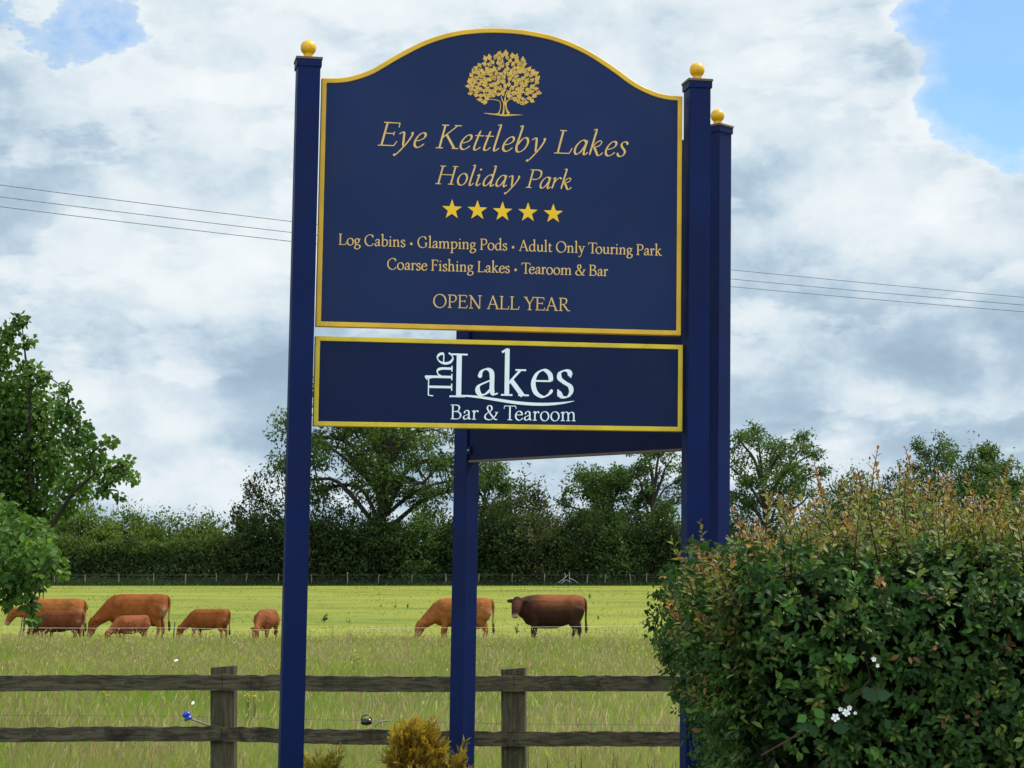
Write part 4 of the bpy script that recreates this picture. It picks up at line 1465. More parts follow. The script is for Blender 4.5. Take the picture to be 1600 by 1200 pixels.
# ================================================================ TREES AND BUSHES
def grow_tree(name, label, cat, px, d, top_py, half_px, seed, colors, leaf_len=.30, n_leaves=9000, trunk_r=.28, clump=.75,
              mat=None, bark='bark', shape=LEAF_DIAMOND, group=None, limbs=9, twigs=7, crown_low=.30, ivy=0, skew=0.0, fill=.55):
    """tapered trunk, curved limbs reaching through the crown, twigs, and leaf tufts round the twig ends"""
    r = np.random.default_rng(seed)
    base = G(px, d)
    base.z -= .1
    H = P(px, top_py, d).z - base.z
    half = half_px * d / FPX
    zlo, zhi = H * crown_low, H - clump * .6
    hz = (zhi - zlo) / 2
    zc = (zhi + zlo) / 2
    hx = max(.3, half - clump * .6)
    t = empty(name, tuple(base), label, cat, group)
    mb = MB()
    # trunk
    tz = zc + hz * .35
    tp = [Vector((0, 0, -.2))]
    q = Vector((0, 0, 0))
    for i in range(1, 7):
        q = Vector((q.x + r.normal() * .035 * H * .4, q.y + r.normal() * .03 * H * .4, tz * i / 6))
        tp.append(q.copy())
    tr = [trunk_r * (1.15 - .16 * i) for i in range(7)]
    mb.tube([base + p for p in tp], tr, 9, caps=False)
    anchors, sizes = [], []
    for k in range(limbs):
        az = 2 * PI * (k * .382 + r.uniform(-.06, .06))
        el = math.asin(np.clip(-.55 + 1.5 * ((k + .5) / limbs) + r.normal() * .08, -.75, .99))
        lob = 1 + r.uniform(-.16, .12)
        end = Vector((math.cos(az) * math.cos(el) * hx * lob + skew * hx, math.sin(az) * math.cos(el) * hx * lob, zc + math.sin(el) * hz * (.92 + .1 * r.random())))
        st = float(np.clip(.30 + .55 * (k / limbs) + r.normal() * .05, .2, .98))
        fi = st * 6
        i0 = min(5, int(fi))
        s0 = tp[i0].lerp(tp[i0 + 1], fi - i0)
        if s0.z > end.z + hz * .3:
            s0 = tp[2]
        c1 = s0.lerp(end, .4) + Vector((0, 0, .10 * H * r.uniform(.2, 1.0)))
        c2 = s0.lerp(end, .75) + Vector((r.normal() * .05 * H, r.normal() * .05 * H, .05 * H * r.uniform(-.5, 1.0)))
        pts = catmull3([s0, c1, c2, end], 4)
        rad0 = trunk_r * r.uniform(.34, .52)
        mb.tube([base + p for p in pts], [rad0 * (1 - .78 * i / (len(pts) - 1)) for i in range(len(pts))], 6, caps=False)
        anchors.append(end)
        sizes.append(1.0)
        for j in range(twigs):
            f = r.uniform(.35, 1.0)
            i1 = int(f * (len(pts) - 1))
            p0 = pts[i1]
            off = Vector(tuple(unit_rand(r, 1)[0])) * (hx * .36) * r.uniform(.6, 1.25)
            off.z = off.z * .8 + abs(off.z) * .3
            p1 = p0 + off
            # stay inside the crown
            e = math.sqrt(((p1.x - skew * hx) / hx) ** 2 + (p1.y / hx) ** 2 + ((p1.z - zc) / hz) ** 2)
            if e > 1.05:
                p1 = Vector((skew * hx + (p1.x - skew * hx) / e, p1.y / e, zc + (p1.z - zc) / e))
            midp = p0.lerp(p1, .5) + Vector((0, 0, off.length * .12))
            mb.tube([base + p0, base + midp, base + p1], [rad0 * .30, rad0 * .2, rad0 * .09], 4, caps=False)
            anchors += [p1, midp]
            sizes += [r.uniform(.65, 1.1), .5]
    mb.build('trunk', M[bark], t, smooth=True)
    if ivy:
        for z in np.linspace(.02, tz * .8, ivy):
            anchors.append(Vector((0, 0, z)))
            sizes.append(.6)
    A_np = np.array([tuple(base + a_) for a_ in anchors])
    wt = np.array(sizes)
    pr = wt ** 2
    pick = r.choice(len(A_np), n_leaves, p=pr / pr.sum())
    dirs = unit_rand(r, n_leaves)
    sq = np.array([1, 1, .72])
    pos = A_np[pick] + dirs * sq * (clump * wt[pick] * r.random(n_leaves) ** fill)[:, None]
    ok = pos[:, 2] > base.z + .1
    ax = dirs * .6 + unit_rand(r, n_leaves) * .8 + np.array([0, 0, -.25])
    nm = unit_rand(r, n_leaves) * .9 + dirs * .4 + np.array([0, 0, .8])
    ln = leaf_len * r.uniform(.6, 1.25, n_leaves)
    c = pick_colors(r, colors, n_leaves, pick)
    leaf_object('crown', pos[ok], ax[ok], nm[ok], ln[ok], ln[ok] * .62, c[ok], shape, mat or M['farleaf'], t)
    return t


def pick_colors(r, colors, n, pick=None):
    """mix of the given leaf colours; leaves of one tuft keep near to one another"""
    cols = np.array(colors)
    if pick is not None:
        tuft = r.random(pick.max() + 1)
        u = np.clip(tuft[pick] * .65 + r.random(n) * .35, 0, .9999)
    else:
        u = r.random(n)
    u = u * (len(cols) - 1)
    i = u.astype(int)
    f = (u - i)[:, None]
    return cols[i] * (1 - f) + cols[i + 1] * f


def bush(name, label, cat, px, d, top_py, half_px, seed, colors, leaf_len=.30, n_leaves=6000, depth=1.0, mat=None, bumps=.18, group=None, sink=.0, shape=LEAF_DIAMOND, feather=0.0):
    """rounded shrub: leaf clusters on and inside an uneven shell"""
    r = np.random.default_rng(seed)
    base = G(px, d)
    H = P(px, top_py, d).z - base.z
    half = half_px * d / FPX
    t = empty(name, tuple(base), label, cat, group)
    mb = MB()
    for k in range(6):
        w = r.uniform(0, 2 * PI)
        q = Vector((math.cos(w) * half * .5, math.sin(w) * half * .4 * depth, H * r.uniform(.6, .85)))
        mb.tube([base + Vector((q.x * .15, q.y * .15, -.1)), base + Vector((q.x * .5, q.y * .5, q.z * .5)), base + q], [.09, .06, .02], 5)
    mb.build('trunk', M['darkbark'], t)
    nc = max(60, n_leaves // 26)
    u = unit_rand(r, nc)
    u[:, 2] = np.abs(u[:, 2]) * 1.1 - .12
    rad = 1 - np.abs(r.normal(0, .16, nc))
    az = np.arctan2(u[:, 1], u[:, 0])
    rad *= 1 + bumps * vnoise(az * 3.0, u[:, 2] * 4.5, seed)
    cen = np.stack([base.x + u[:, 0] * rad * half, base.y + u[:, 1] * rad * half * depth, base.z + H * (.08 + .90 * np.maximum(0, u[:, 2]) * rad)], 1)
    low = r.random(nc) < .4
    cen[low, 2] = base.z + H * r.uniform(.05, .75, low.sum())
    s = (cen[:, 2] - base.z) / H
    pick = r.integers(0, nc, n_leaves)
    cl = min(half, H) * .17
    pos = cen[pick] + r.normal(0, cl * .55, (n_leaves, 3))
    out = u[pick]
    if feather:
        m2 = r.random(n_leaves) < feather
        pos[m2] += out[m2] * cl * r.uniform(.5, 2.0, (m2.sum(), 1)) + np.array([0, 0, .4]) * cl * r.random((m2.sum(), 1))
    ax = out * .5 + unit_rand(r, n_leaves) * .7 + np.array([0, 0, .1])
    nm = out + unit_rand(r, n_leaves) * .6 + np.array([0, 0, .5])
    ln = leaf_len * r.uniform(.55, 1.3, n_leaves)
    c = pick_colors(r, colors, n_leaves, pick)
    ok = pos[:, 2] > base.z
    leaf_object('crown', pos[ok], ax[ok], nm[ok], ln[ok], ln[ok] * .62, c[ok], shape, mat or M['farleaf'], t)
    return t


ASH = [(.026, .050, .014), (.044, .080, .020), (.070, .114, .028), (.100, .146, .036)]
DARK = [(.016, .028, .009), (.026, .045, .013), (.042, .066, .019)]
LIGHT = [(.046, .078, .014), (.086, .128, .022), (.124, .170, .032)]
OLIVE = [(.026, .038, .012), (.046, .060, .019), (.072, .084, .028)]

# long overgrown hedge along the far side of the field
r = np.random.default_rng(21)
hx0, hx1 = P(-420, 900, 174).x, P(2050, 900, 174).x
hedge = empty('far_hedge', (0, 174, ground_z(174)), 'long dark overgrown hedge closing off the far side of the field', 'hedge')
n = 90000
xx = r.uniform(hx0, hx1, n)
toppy = np.interp(xx / 174 * FPX + 800, [-420, 60, 110, 330, 380, 470, 700, 900, 1060, 1300, 2050], [835, 835, 844, 848, 852, 858, 858, 856, 850, 835, 825])
Ht = (900 - toppy) / FPX * 174 + EYE - ground_z(174)
Ht = Ht * (1 + .20 * vnoise(xx * .38, xx * 0, 3) + .09 * vnoise(xx * 1.7, xx * 0, 8))
s_ = r.random(n)
prof = np.where(s_ < .70, 0, 1)
fy = 172.4 + .75 * vnoise(xx * .7, s_ * 5, 4) + .35 * vnoise(xx * 2.2, s_ * 12, 9)
zz = np.where(prof == 0, Ht * (s_ / .70) ** .9, Ht * (1 - .04 * r.random(n)))
yy = np.where(prof == 0, fy + .25 * (s_ / .7) ** 3 + np.abs(r.normal(0, .18, n)) + np.where(r.random(n) < .45, r.random(n) * 2.5, 0), fy + .3 + r.random(n) * 4.0)
pos = np.stack([xx, yy, zz + ground_z(174)], 1) + r.normal(0, .12, (n, 3))
nm = unit_rand(r, n) * .8 + np.where(prof[:, None] == 0, np.array([0, -1, .35]), np.array([0, -.2, 1]))
ax = unit_rand(r, n) + np.array([0, 0, .2])
ln = r.uniform(.20, .42, n)
u = np.clip(.42 + .55 * vnoise(xx * .45, zz * .9, 14) + .25 * (zz > Ht * .8) + r.normal(0, .2, n), 0, .999)  # leaves near the top tinted paler, like a sunlit crest
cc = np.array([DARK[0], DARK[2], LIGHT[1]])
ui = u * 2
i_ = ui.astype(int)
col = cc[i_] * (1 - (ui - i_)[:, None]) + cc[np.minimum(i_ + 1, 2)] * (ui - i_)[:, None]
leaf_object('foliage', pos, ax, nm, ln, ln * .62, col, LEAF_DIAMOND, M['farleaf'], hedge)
n = 26000
xi = r.uniform(hx0, hx1, n)
pos = np.stack([xi, r.uniform(173.6, 176.5, n), ground_z(174) + r.random(n) * 3.3], 1)
ln = r.uniform(.35, .6, n)
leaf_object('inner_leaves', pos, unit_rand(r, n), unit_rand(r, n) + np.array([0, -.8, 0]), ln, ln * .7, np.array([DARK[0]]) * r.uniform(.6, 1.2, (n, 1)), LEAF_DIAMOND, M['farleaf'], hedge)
mb = MB()
for k in range(70):
    x = float(r.uniform(hx0, hx1))
    z0 = ground_z(174)
    h = r.uniform(2.5, 3.6)
    mb.tube([(x, 174.2, z0 - .1), (x + r.normal() * .2, 174.2, z0 + h * .5), (x + r.normal() * .5, 174.3, z0 + h)], [.08, .06, .03], 5)
mb.build('stems', M['darkbark'], hedge)

# shrubs standing up behind and out of the hedge, left to right
SH = 'shrubs along the far hedge'
for (px, d, top, half, seed, col, nl, lab) in [
        (-150, 182, 770, 120, 1, LIGHT, 12000, 'pale green shrub far left, behind the near leafy tree'),
        (20, 184, 778, 75, 2, LIGHT, 10000, 'round green shrub half hidden by the edge of the near leafy tree'),
        (120, 182, 780, 62, 3, LIGHT, 11000, 'tallest bright green shrub just right of the near leafy tree'),
        (190, 186, 795, 60, 4, LIGHT, 10000, 'bright green shrub second to the right of the near leafy tree'),
        (258, 182, 803, 52, 5, LIGHT, 9000, 'low bright green shrub midway between near tree and dark hawthorn'),
        (318, 184, 802, 52, 6, LIGHT, 9000, 'low bright green shrub just left of the dark hawthorn'),
        (405, 177, 745, 48, 7, OLIVE, 8000, 'dark olive hawthorn with a spiky crown left of the tall left post'),
        (500, 177, 790, 70, 8, DARK, 7000, 'dark green shrub just right of the tall left post'),
        (585, 179, 800, 70, 9, DARK, 7000, 'dark shrub at the foot of the big ash tree'),
        (672, 178, 788, 60, 10, ASH, 6000, 'green shrub just left of the narrow blue post'),
        (735, 180, 806, 40, 24, DARK, 4000, 'dark shrub directly behind the narrow blue post'),
        (818, 177, 742, 62, 11, OLIVE, 9500, 'olive hawthorn in the middle of the gap under the signboard'),
        (880, 179, 790, 60, 12, OLIVE, 6500, 'low olive shrub right of the hawthorn in the gap'),
        (965, 178, 795, 70, 13, DARK, 8000, 'dark green shrub beneath the ivy covered ash trees'),
        (1040, 177, 790, 55, 14, ASH, 7000, 'green shrub beside the tall right post'),
        (1165, 180, 775, 95, 15, ASH, 10000, 'dark shrub under the ash right of the sign'),
        (1335, 178, 728, 72, 16, ASH, 11000, 'rounded dark shrub showing above the reddish shoots of the near hedge'),
        (1405, 181, 722, 56, 23, OLIVE, 8500, 'smaller green shrub right of the rounded dark shrub'),
        (1530, 180, 712, 95, 17, ASH, 12000, 'broad dark shrub at the right end of the far hedge'),
        (1680, 182, 735, 95, 18, DARK, 6000, 'dark shrub beyond the right end of the near hedge')]:
    bush('shrub', lab, 'shrub', px, d, top, half, seed, col, .34, nl, .8, group=SH, feather=.12)

for (px, d, top, half, seed, col, nl, lab) in [
        (372, 172.8, 822, 34, 41, OLIVE, 4000, 'small olive bush at the foot of the dark hawthorn left of the tall left post'),
        (425, 172.4, 797, 46, 42, DARK, 7000, 'dark bush just left of the tall left post, in front of the hawthorn'),
        (480, 172.8, 806, 42, 43, OLIVE, 6000, 'olive bush partly hidden by the tall left post'),
        (535, 172.4, 792, 52, 44, DARK, 8000, 'dark rounded bush between tall left post and big ash trunk'),
        (600, 172.9, 812, 50, 45, DARK, 7000, 'low dark bush in front of the big ash trunk'),
        (655, 172.5, 800, 42, 46, ASH, 6000, 'greener bush right of the big ash trunk'),
        (705, 172.7, 812, 40, 47, DARK, 6000, 'dark bush showing left and right of the narrow blue post'),
        (770, 172.5, 788, 46, 48, DARK, 7000, 'dark bush just right of the narrow blue post'),
        (835, 172.4, 806, 52, 49, OLIVE, 8000, 'broad olive bush in front of the middle hawthorn'),
        (905, 172.8, 798, 50, 50, DARK, 7000, 'dark bush right of the middle hawthorn'),
        (968, 172.5, 812, 46, 51, ASH, 6500, 'low green bush below the open crowned ash tree'),
        (1025, 172.6, 796, 48, 52, DARK, 7000, 'dark bush left of the tall right post below the ivy clad tree')]:
    bush('hedge_bush', lab, 'bush', px, d, top, half, seed, col, .32, nl, .55, group='bushes grown out of the front of the far hedge', bumps=.26, feather=.18)
TG = 'trees behind the far hedge'
grow_tree('ash_tree', 'large spreading ash tree seen under the signboard between two blue posts', 'tree', 598, 181, 560, 178, 5, ASH, .36, 30000, .62, clump=1.45, bark='darkbark', group=TG, limbs=22, twigs=8, crown_low=.24, ivy=12)
grow_tree('ash_tree', 'green ash tree just right of the narrow blue post', 'tree', 772, 186, 714, 52, 8, ASH, .34, 6500, .25, clump=1.05, group=TG, limbs=9, twigs=5)
grow_tree('ash_tree', 'open crowned ash tree under the right half of the signboard', 'tree', 948, 184, 704, 74, 12, ASH, .34, 10500, .34, clump=1.10, bark='darkbark', group=TG, limbs=12, twigs=5)
grow_tree('ash_tree', 'ivy clad ash tree with bare forks close to the tall right post', 'tree', 1024, 182, 668, 58, 14, ASH, .30, 5200, .34, clump=.80, bark='darkbark', group=TG, limbs=11, twigs=5, ivy=12)
grow_tree('ash_tree', 'tall airy ash tree directly right of the sign', 'tree', 1202, 178, 650, 98, 17, ASH, .32, 9000, .36, clump=.86, bark='darkbark', group=TG, limbs=15, twigs=6, crown_low=.36)
grow_tree('ash_tree', 'slender thin crowned ash tree above the near hedge', 'tree', 1453, 182, 662, 42, 31, ASH, .30, 2600, .22, clump=.72, group=TG, limbs=9, twigs=4, crown_low=.45)
grow_tree('ash_tree', 'thin ash tree just right of the slender one above the near hedge', 'tree', 1499, 184, 676, 36, 23, ASH, .30, 2600, .22, clump=.72, group=TG, limbs=7, twigs=4, crown_low=.45)
grow_tree('ash_tree', 'bushier ash tree near the right edge above the near hedge', 'tree', 1560, 184, 688, 55, 24, ASH, .34, 8500, .26, clump=1.05, group=TG, limbs=10, twigs=5, crown_low=.35)
grow_tree('ash_tree', 'ash tree cut by the right edge of the view', 'tree', 1660, 186, 690, 65, 25, ASH, .34, 8500, .26, clump=1.1, group=TG, limbs=10, twigs=5)

# ---------------------------------------------------------------- stock fence and rough grass at the foot of the far hedge
ff = empty('stock_fence', (0, 170.5, ground_z(170.5)), 'low wire stock fence on grey stakes along the far hedge', 'fence')
r = np.random.default_rng(3)
zf = ground_z(170.5)
px_list = [-20, 35, 85, 133, 186, 240, 290, 338, 385, 435, 487, 543, 592, 644, 697, 748, 800, 851, 890, 918, 946, 985, 1010, 1062, 1115, 1168, 1220, 1272, 1325, 1378, 1432, 1484, 1536, 1590]
for i, px in enumerate(px_list):
    x = P(px, 900, 170.5).x
    h = r.uniform(.92, 1.08) + (.08 if px in (543, 851, 890) else 0)
    w = .050 if px in (543, 851, 890, 433) else .036
    m = MB()
    m.tube([(x, 170.5, zf - .2), (x + r.normal() * .015, 170.5, zf + h * .5), (x + r.normal() * .03, 170.5, zf + h)], w, 6)
    m.build('post', M['greypost'], ff)
m = MB()
for h in (.12, .30, .48, .66, .84, .95):
    m.tube([(P(px, 900, 170.44).x, 170.44, zf + h) for px in (-60, 500, 1000, 1640)], .0045, 4, caps=False)
m.build('wire', M['wire'], ff)

fb = MB()
b0 = P(880, 913, 170.1)
for pts in ([(872, 911), (880, 905), (888, 898)], [(880, 908), (884, 900), (882, 895)], [(876, 912), (885, 906), (893, 910)], [(889, 903), (898, 907), (905, 913)]):
    fb.tube([P(x, y, 170.0) for x, y in pts], [.030, .024, .012], 6)
tag(fb.build('fallen_branch', M['pale_wood'], None), 'bleached pale branch lying against the far stock fence', 'branch')

# ================================================================ NEAR LEAFY TREE ON THE LEFT
r = np.random.default_rng(42)
TD = 18.0
ltree = empty('leafy_tree', tuple(G(-330, TD)), 'leafy green tree at the left edge with a low hanging branch over the cows', 'tree')
clumps = [(30, 500, 15, 18), (14, 518, 17, 18), (44, 532, 12, 18), (8, 550, 24, 18), (48, 585, 24, 18), (18, 610, 40, 18.1), (70, 588, 12, 18), (100, 606, 11, 17.9), (60, 640, 44, 18.2), (10, 680, 60, 18.2),
          (108, 640, 22, 17.8), (122, 676, 26, 17.8), (80, 700, 48, 18.2), (140, 712, 26, 17.7), (172, 690, 12, 17.6), (172, 735, 24, 17.6), (195, 722, 13, 17.5), (208, 745, 12, 17.5),
          (118, 752, 36, 17.9), (40, 750, 56, 18.3), (160, 765, 15, 17.6), (185, 775, 8, 17.5), (100, 790, 22, 18), (10, 790, 50, 18.4), (65, 800, 34, 18.2), (60, 838, 26, 16.2),
          (10, 815, 34, 15.2), (45, 830, 26, 15.0), (5, 862, 46, 14.8), (55, 868, 32, 14.6), (84, 878, 16, 14.4), (98, 893, 10, 14.3), (25, 905, 34, 14.6), (62, 905, 16, 14.5), (10, 935, 16, 14.6), (45, 945, 15, 14.5), (52, 966, 9, 14.5),
          (-30, 560, 40, 18), (-30, 640, 60, 18), (-40, 730, 60, 18), (-40, 820, 60, 17), (-50, 880, 60, 15.5)]
for k in range(95):         # the rest of the crown, out of the frame
    w = r.uniform(0, 2 * PI)
    q = math.sqrt(r.random())
    clumps.append((-340 + 330 * q * math.cos(w) - 20, 580 + 310 * q * math.sin(w), r.uniform(50, 85), 18 + r.normal() * .8))
lp, la, ln_, nn_, cc_ = [], [], [], [], []
mb = MB()
tb = G(-330, TD)
tk = [tb + Vector((0, 0, -.2)), tb + Vector((.05, 0, 1.2)), tb + Vector((.0, .05, 2.4)), tb + Vector((.1, 0, 3.6)), tb + Vector((.15, 0, 4.6))]
mb.tube(tk, [.15, .125, .105, .07, .03], 10)
LEAFG = np.array([(.026, .062, .010), (.048, .104, .015), (.082, .156, .022), (.120, .205, .032)])
for i, (px, py, rp, d) in enumerate(clumps):
    c = P(px, py, d)
    rad = rp * d / FPX
    big = d < 16
    n = max(12, int(.38 * rp * rp * (1.0 if not big else .62)))
    if px < -80:
        n = int(n * .5)
    dirs = unit_rand(r, n)
    p = np.array(c) + dirs * np.array([1, 1.0, 1.0]) * (rad * r.random(n) ** .5)[:, None]
    lp.append(p)
    la.append(dirs * .5 + unit_rand(r, n) * .6 + np.array([.1, -.1, -.55]))
    nn_.append(unit_rand(r, n) * .6 + np.array([.1, -.55, .6]))
    ln_.append(r.uniform(.030, .058, n) * (1.15 if big else 1.0))
    tone = np.clip(r.random() * .6 + r.random(n) * .5, 0, .999) * 3
    ti = tone.astype(int)
    cc_.append(LEAFG[ti] * (1 - (tone - ti)[:, None]) + LEAFG[np.minimum(ti + 1, 3)] * (tone - ti)[:, None])
cp = [Vector(P(px, py, d)) for px, py, rp, d in clumps]
order = sorted(range(len(cp)), key=lambda i: (cp[i] - Vector((tb.x, tb.y, cp[i].z * .6 + 1.0))).length)
done = [tb + Vector((.05, 0, 1.0 + .35 * k)) for k in range(11)]
for i in order:
    q = min(done, key=lambda w: (w - cp[i]).length)
    midp = q.lerp(cp[i], .5) + Vector((r.normal() * .05, r.normal() * .05, .02 + .03 * r.random()))
    mb.tube(catmull3([q, midp, cp[i]], 3), [.010, .009, .008, .007, .006, .005, .004], 5)
    done.append(cp[i])
# the bare limb that shows against the sky
mb.tube([P(-120, 880, 18), P(60, 850, 17.9), P(90, 808, 17.8), (P(112, 772, 17.7)), P(150, 738, 17.6), P(185, 728, 17.5), P(205, 738, 17.5)], [.036, .026, .019, .014, .010, .006, .003], 6)
mb.tube([P(60, 860, 18.3), P(52, 790, 18.2), P(44, 700, 18.1), P(48, 620, 18), P(40, 560, 18), P(34, 505, 18)], [.045, .038, .028, .018, .010, .004], 6)
mb.build('trunk', M['darkbark'], ltree, smooth=True)
ln_ = np.concatenate(ln_)
leaf_object('crown', np.concatenate(lp), np.concatenate(la), np.concatenate(nn_), ln_, ln_ * .86, np.concatenate(cc_), LEAF_BROAD, M['leaf'], ltree)

# ================================================================ NEAR HEDGE ON THE RIGHT
r = np.random.default_rng(77)
HX0, HX1, HY0, HY1, HT = .605, 4.3, 6.15, 8.3, 1.82
nhedge = empty('near_hedge', ((HX0 + HX1) / 2, HY0, 0), 'dense near hedge at the right with glossy dark leaves and reddish new shoots on top', 'hedge')


def taper(z):
    """the foot of the end face is tucked in"""
    return .13 * np.clip((1.52 - z) / .36, 0, 1.3)


def hedge_top(x, y):
    return HT - .22 * np.exp(-((x - HX0) / .12) ** 2) - .13 * np.exp(-((x - HX0) / .42) ** 2) + .03 * vnoise(x * 6, y * 5, 31) + .05 * vnoise(x * 2.2, y * 2.0, 35)


def front_y(x, z):
    return HY0 + .055 * vnoise(x * 7, z * 7, 32) + .05 * vnoise(x * 2.5, z * 2.8, 33) + .35 * np.exp(-((x - HX0) / .10) ** 2) + .18 * np.clip((z - HT + .16) / .16, 0, 1.5) ** 2


def end_x(y, z):
    return HX0 + taper(z) + .05 * vnoise(y * 6, z * 6, 36) + .05 * vnoise(y * 2.2, z * 2.6, 37) + .10 * np.clip((z - HT + .30) / .30, 0, 1.5) ** 2


cen, out = [], []


def surf_clusters(n, kind):
    if kind == 'front':
        x = r.uniform(HX0 - .02, HX1, n)
        z = np.where(r.random(n) < .86, r.uniform(.92, HT + .03, n), r.uniform(.05, .95, n))
        lo = HX0 + taper(z)
        x = lo + (x - HX0) * (HX1 - lo) / (HX1 - HX0)
        y = front_y(x - taper(z), z) + np.abs(r.normal(0, .055, n)) - .015
        o = np.stack([np.zeros(n), -np.ones(n), np.full(n, .25)], 1)
    elif kind == 'end':
        y = r.uniform(HY0 + .1, HY1, n)
        z = np.where(r.random(n) < .86, r.uniform(.92, HT - .02, n), r.uniform(.05, .95, n))
        x = end_x(y, z) + np.abs(r.normal(0, .055, n))
        o = np.stack([-np.ones(n), np.full(n, -.2), np.full(n, .25)], 1)
    else:
        x = r.uniform(HX0, HX1, n)
        y = r.uniform(HY0 + .06, HY1, n)
        z = hedge_top(x, y) - np.abs(r.normal(0, .05, n))
        o = np.stack([np.zeros(n), np.full(n, -.15), np.ones(n)], 1)
    cen.append(np.stack([x, y, z], 1))
    out.append(o)
    return n


nf = surf_clusters(6400, 'front')
ne = surf_clusters(1700, 'end')
nt = surf_clusters(4700, 'top')
cen = np.concatenate(cen)
out = np.concatenate(out)
kind = np.concatenate([np.zeros(nf), np.ones(ne), np.full(nt, 2)])
hole = vnoise(cen[:, 0] * 8, cen[:, 2] * 9 + cen[:, 1] * 3, 58) + .5 * vnoise(cen[:, 0] * 19, cen[:, 2] * 19, 59)
keep = (kind == 2) | (hole + r.normal(0, .12, len(cen)) > -.50)
cen, out, kind = cen[keep], out[keep], kind[keep]
per = 7
n = len(cen) * per
ci = np.repeat(np.arange(len(cen)), per)
o = out[ci] + unit_rand(r, len(cen))[ci] * .55
o /= np.linalg.norm(o, axis=1, keepdims=True)
k = np.tile(np.arange(per), len(cen))
# leaves set alternately up a short twig, spreading round it
radial = unit_rand(r, n)
radial -= o * np.sum(radial * o, axis=1, keepdims=True)
radial /= np.linalg.norm(radial, axis=1, keepdims=True)
tw = r.uniform(.02, .06, len(cen))[ci]
pos = cen[ci] + o * (k / per)[:, None] * tw[:, None] + r.normal(0, .006, (n, 3))
ax = radial * 1.0 + o * (.25 + .6 * (k / per))[:, None] + r.normal(0, .2, (n, 3)) + np.array([0, 0, -.12])
nm = o * .9 + np.array([0, -.25, .45]) + r.normal(0, .25, (n, 3))
ln = r.uniform(.019, .038, n) * r.uniform(.75, 1.25, len(cen))[ci] * (1.1 - .35 * k / per)
mature = np.array([(.013, .034, .007), (.022, .055, .010), (.036, .082, .015), (.055, .110, .021)])
t0 = np.clip(r.random(len(cen))[ci] * .7 + r.random(n) * .3, 0, .999) * 3
ti = t0.astype(int)
col = mature[ti] * (1 - (t0 - ti)[:, None]) + mature[np.minimum(ti + 1, 3)] * (t0 - ti)[:, None]
fresh_noise = .5 + .5 * vnoise(cen[:, 0] * 5, cen[:, 2] * 5 + cen[:, 1] * 2, 55)
fr = (r.random(len(cen)) < np.where(kind == 2, .60, .13 + .30 * (fresh_noise > .58)))[ci]
freshc = np.array([(.060, .135, .020), (.100, .175, .028), (.145, .185, .036)])[r.integers(0, 3, len(cen))][ci]
fmix = np.clip(k / per * 1.3, 0, 1)[:, None]
col = np.where(fr[:, None], col * (1 - fmix) + freshc * fmix, col)
br = (r.random(len(cen)) < np.where(kind == 2, .15, .035))[ci] & (k >= 4)
bronze = np.array([(.20, .085, .032), (.24, .13, .045), (.16, .075, .03)])[r.integers(0, 3, n)]
col = np.where(br[:, None], bronze, col)
leaf_object('foliage', pos, ax, nm, ln, ln * .52, col, LEAF_BROAD, M['hedgeleaf'], nhedge)

# inner leaves and twigs that close the depth of the hedge, leaves tinted dark for shaded gaps
n = 82000
x = r.uniform(HX0 + .05, HX1, n)
z = np.where(r.random(n) < .8, r.uniform(.85, HT - .02, n), r.uniform(.05, .9, n))
y = front_y(x, z) + .05 + r.random(n) ** 1.3 * .55
back = r.random(n) < .55
y = np.where(back, r.uniform(HY0 + .3, HY1, n), y)
z = np.minimum(z, hedge_top(x, y) - .03)
x = np.maximum(x, HX0 + .05 + taper(z) + .1 * r.random(n))
pos = np.stack([x, y, z], 1)
ln = r.uniform(.035, .065, n)
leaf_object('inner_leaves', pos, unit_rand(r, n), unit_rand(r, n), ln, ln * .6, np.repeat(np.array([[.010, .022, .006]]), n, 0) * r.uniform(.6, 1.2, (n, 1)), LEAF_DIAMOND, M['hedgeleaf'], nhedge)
mb = MB()
for k in range(430):
    x0 = float(r.uniform(HX0 + .25, HX1))
    y0 = float(r.uniform(HY0 + .22, HY0 + .9))
    p0 = Vector((x0, y0, float(r.uniform(.3, 1.4))))
    pts = [p0]
    for j in range(3):
        p0 = p0 + Vector((r.normal() * .07, r.normal() * .05 - .03, abs(r.normal()) * .12 + .02))
        pts.append(p0.copy())
    if p0.z < HT - .02:
        mb.tube(pts, [.004, .0035, .003, .002], 4, caps=False)
for k in range(17):
    x0 = HX0 + .25 + k * .22
    mb.tube([(x0, 7.1, -.1), (x0 + r.normal() * .05, 7.1, .8), (x0 + r.normal() * .1, 7.0, 1.5)], [.04, .03, .012], 6)
mb.build('twigs', M['twig'], nhedge)

# long shoots of this year's growth
mb = MB()
sp, sa, sn, sl_, scol = [], [], [], [], []


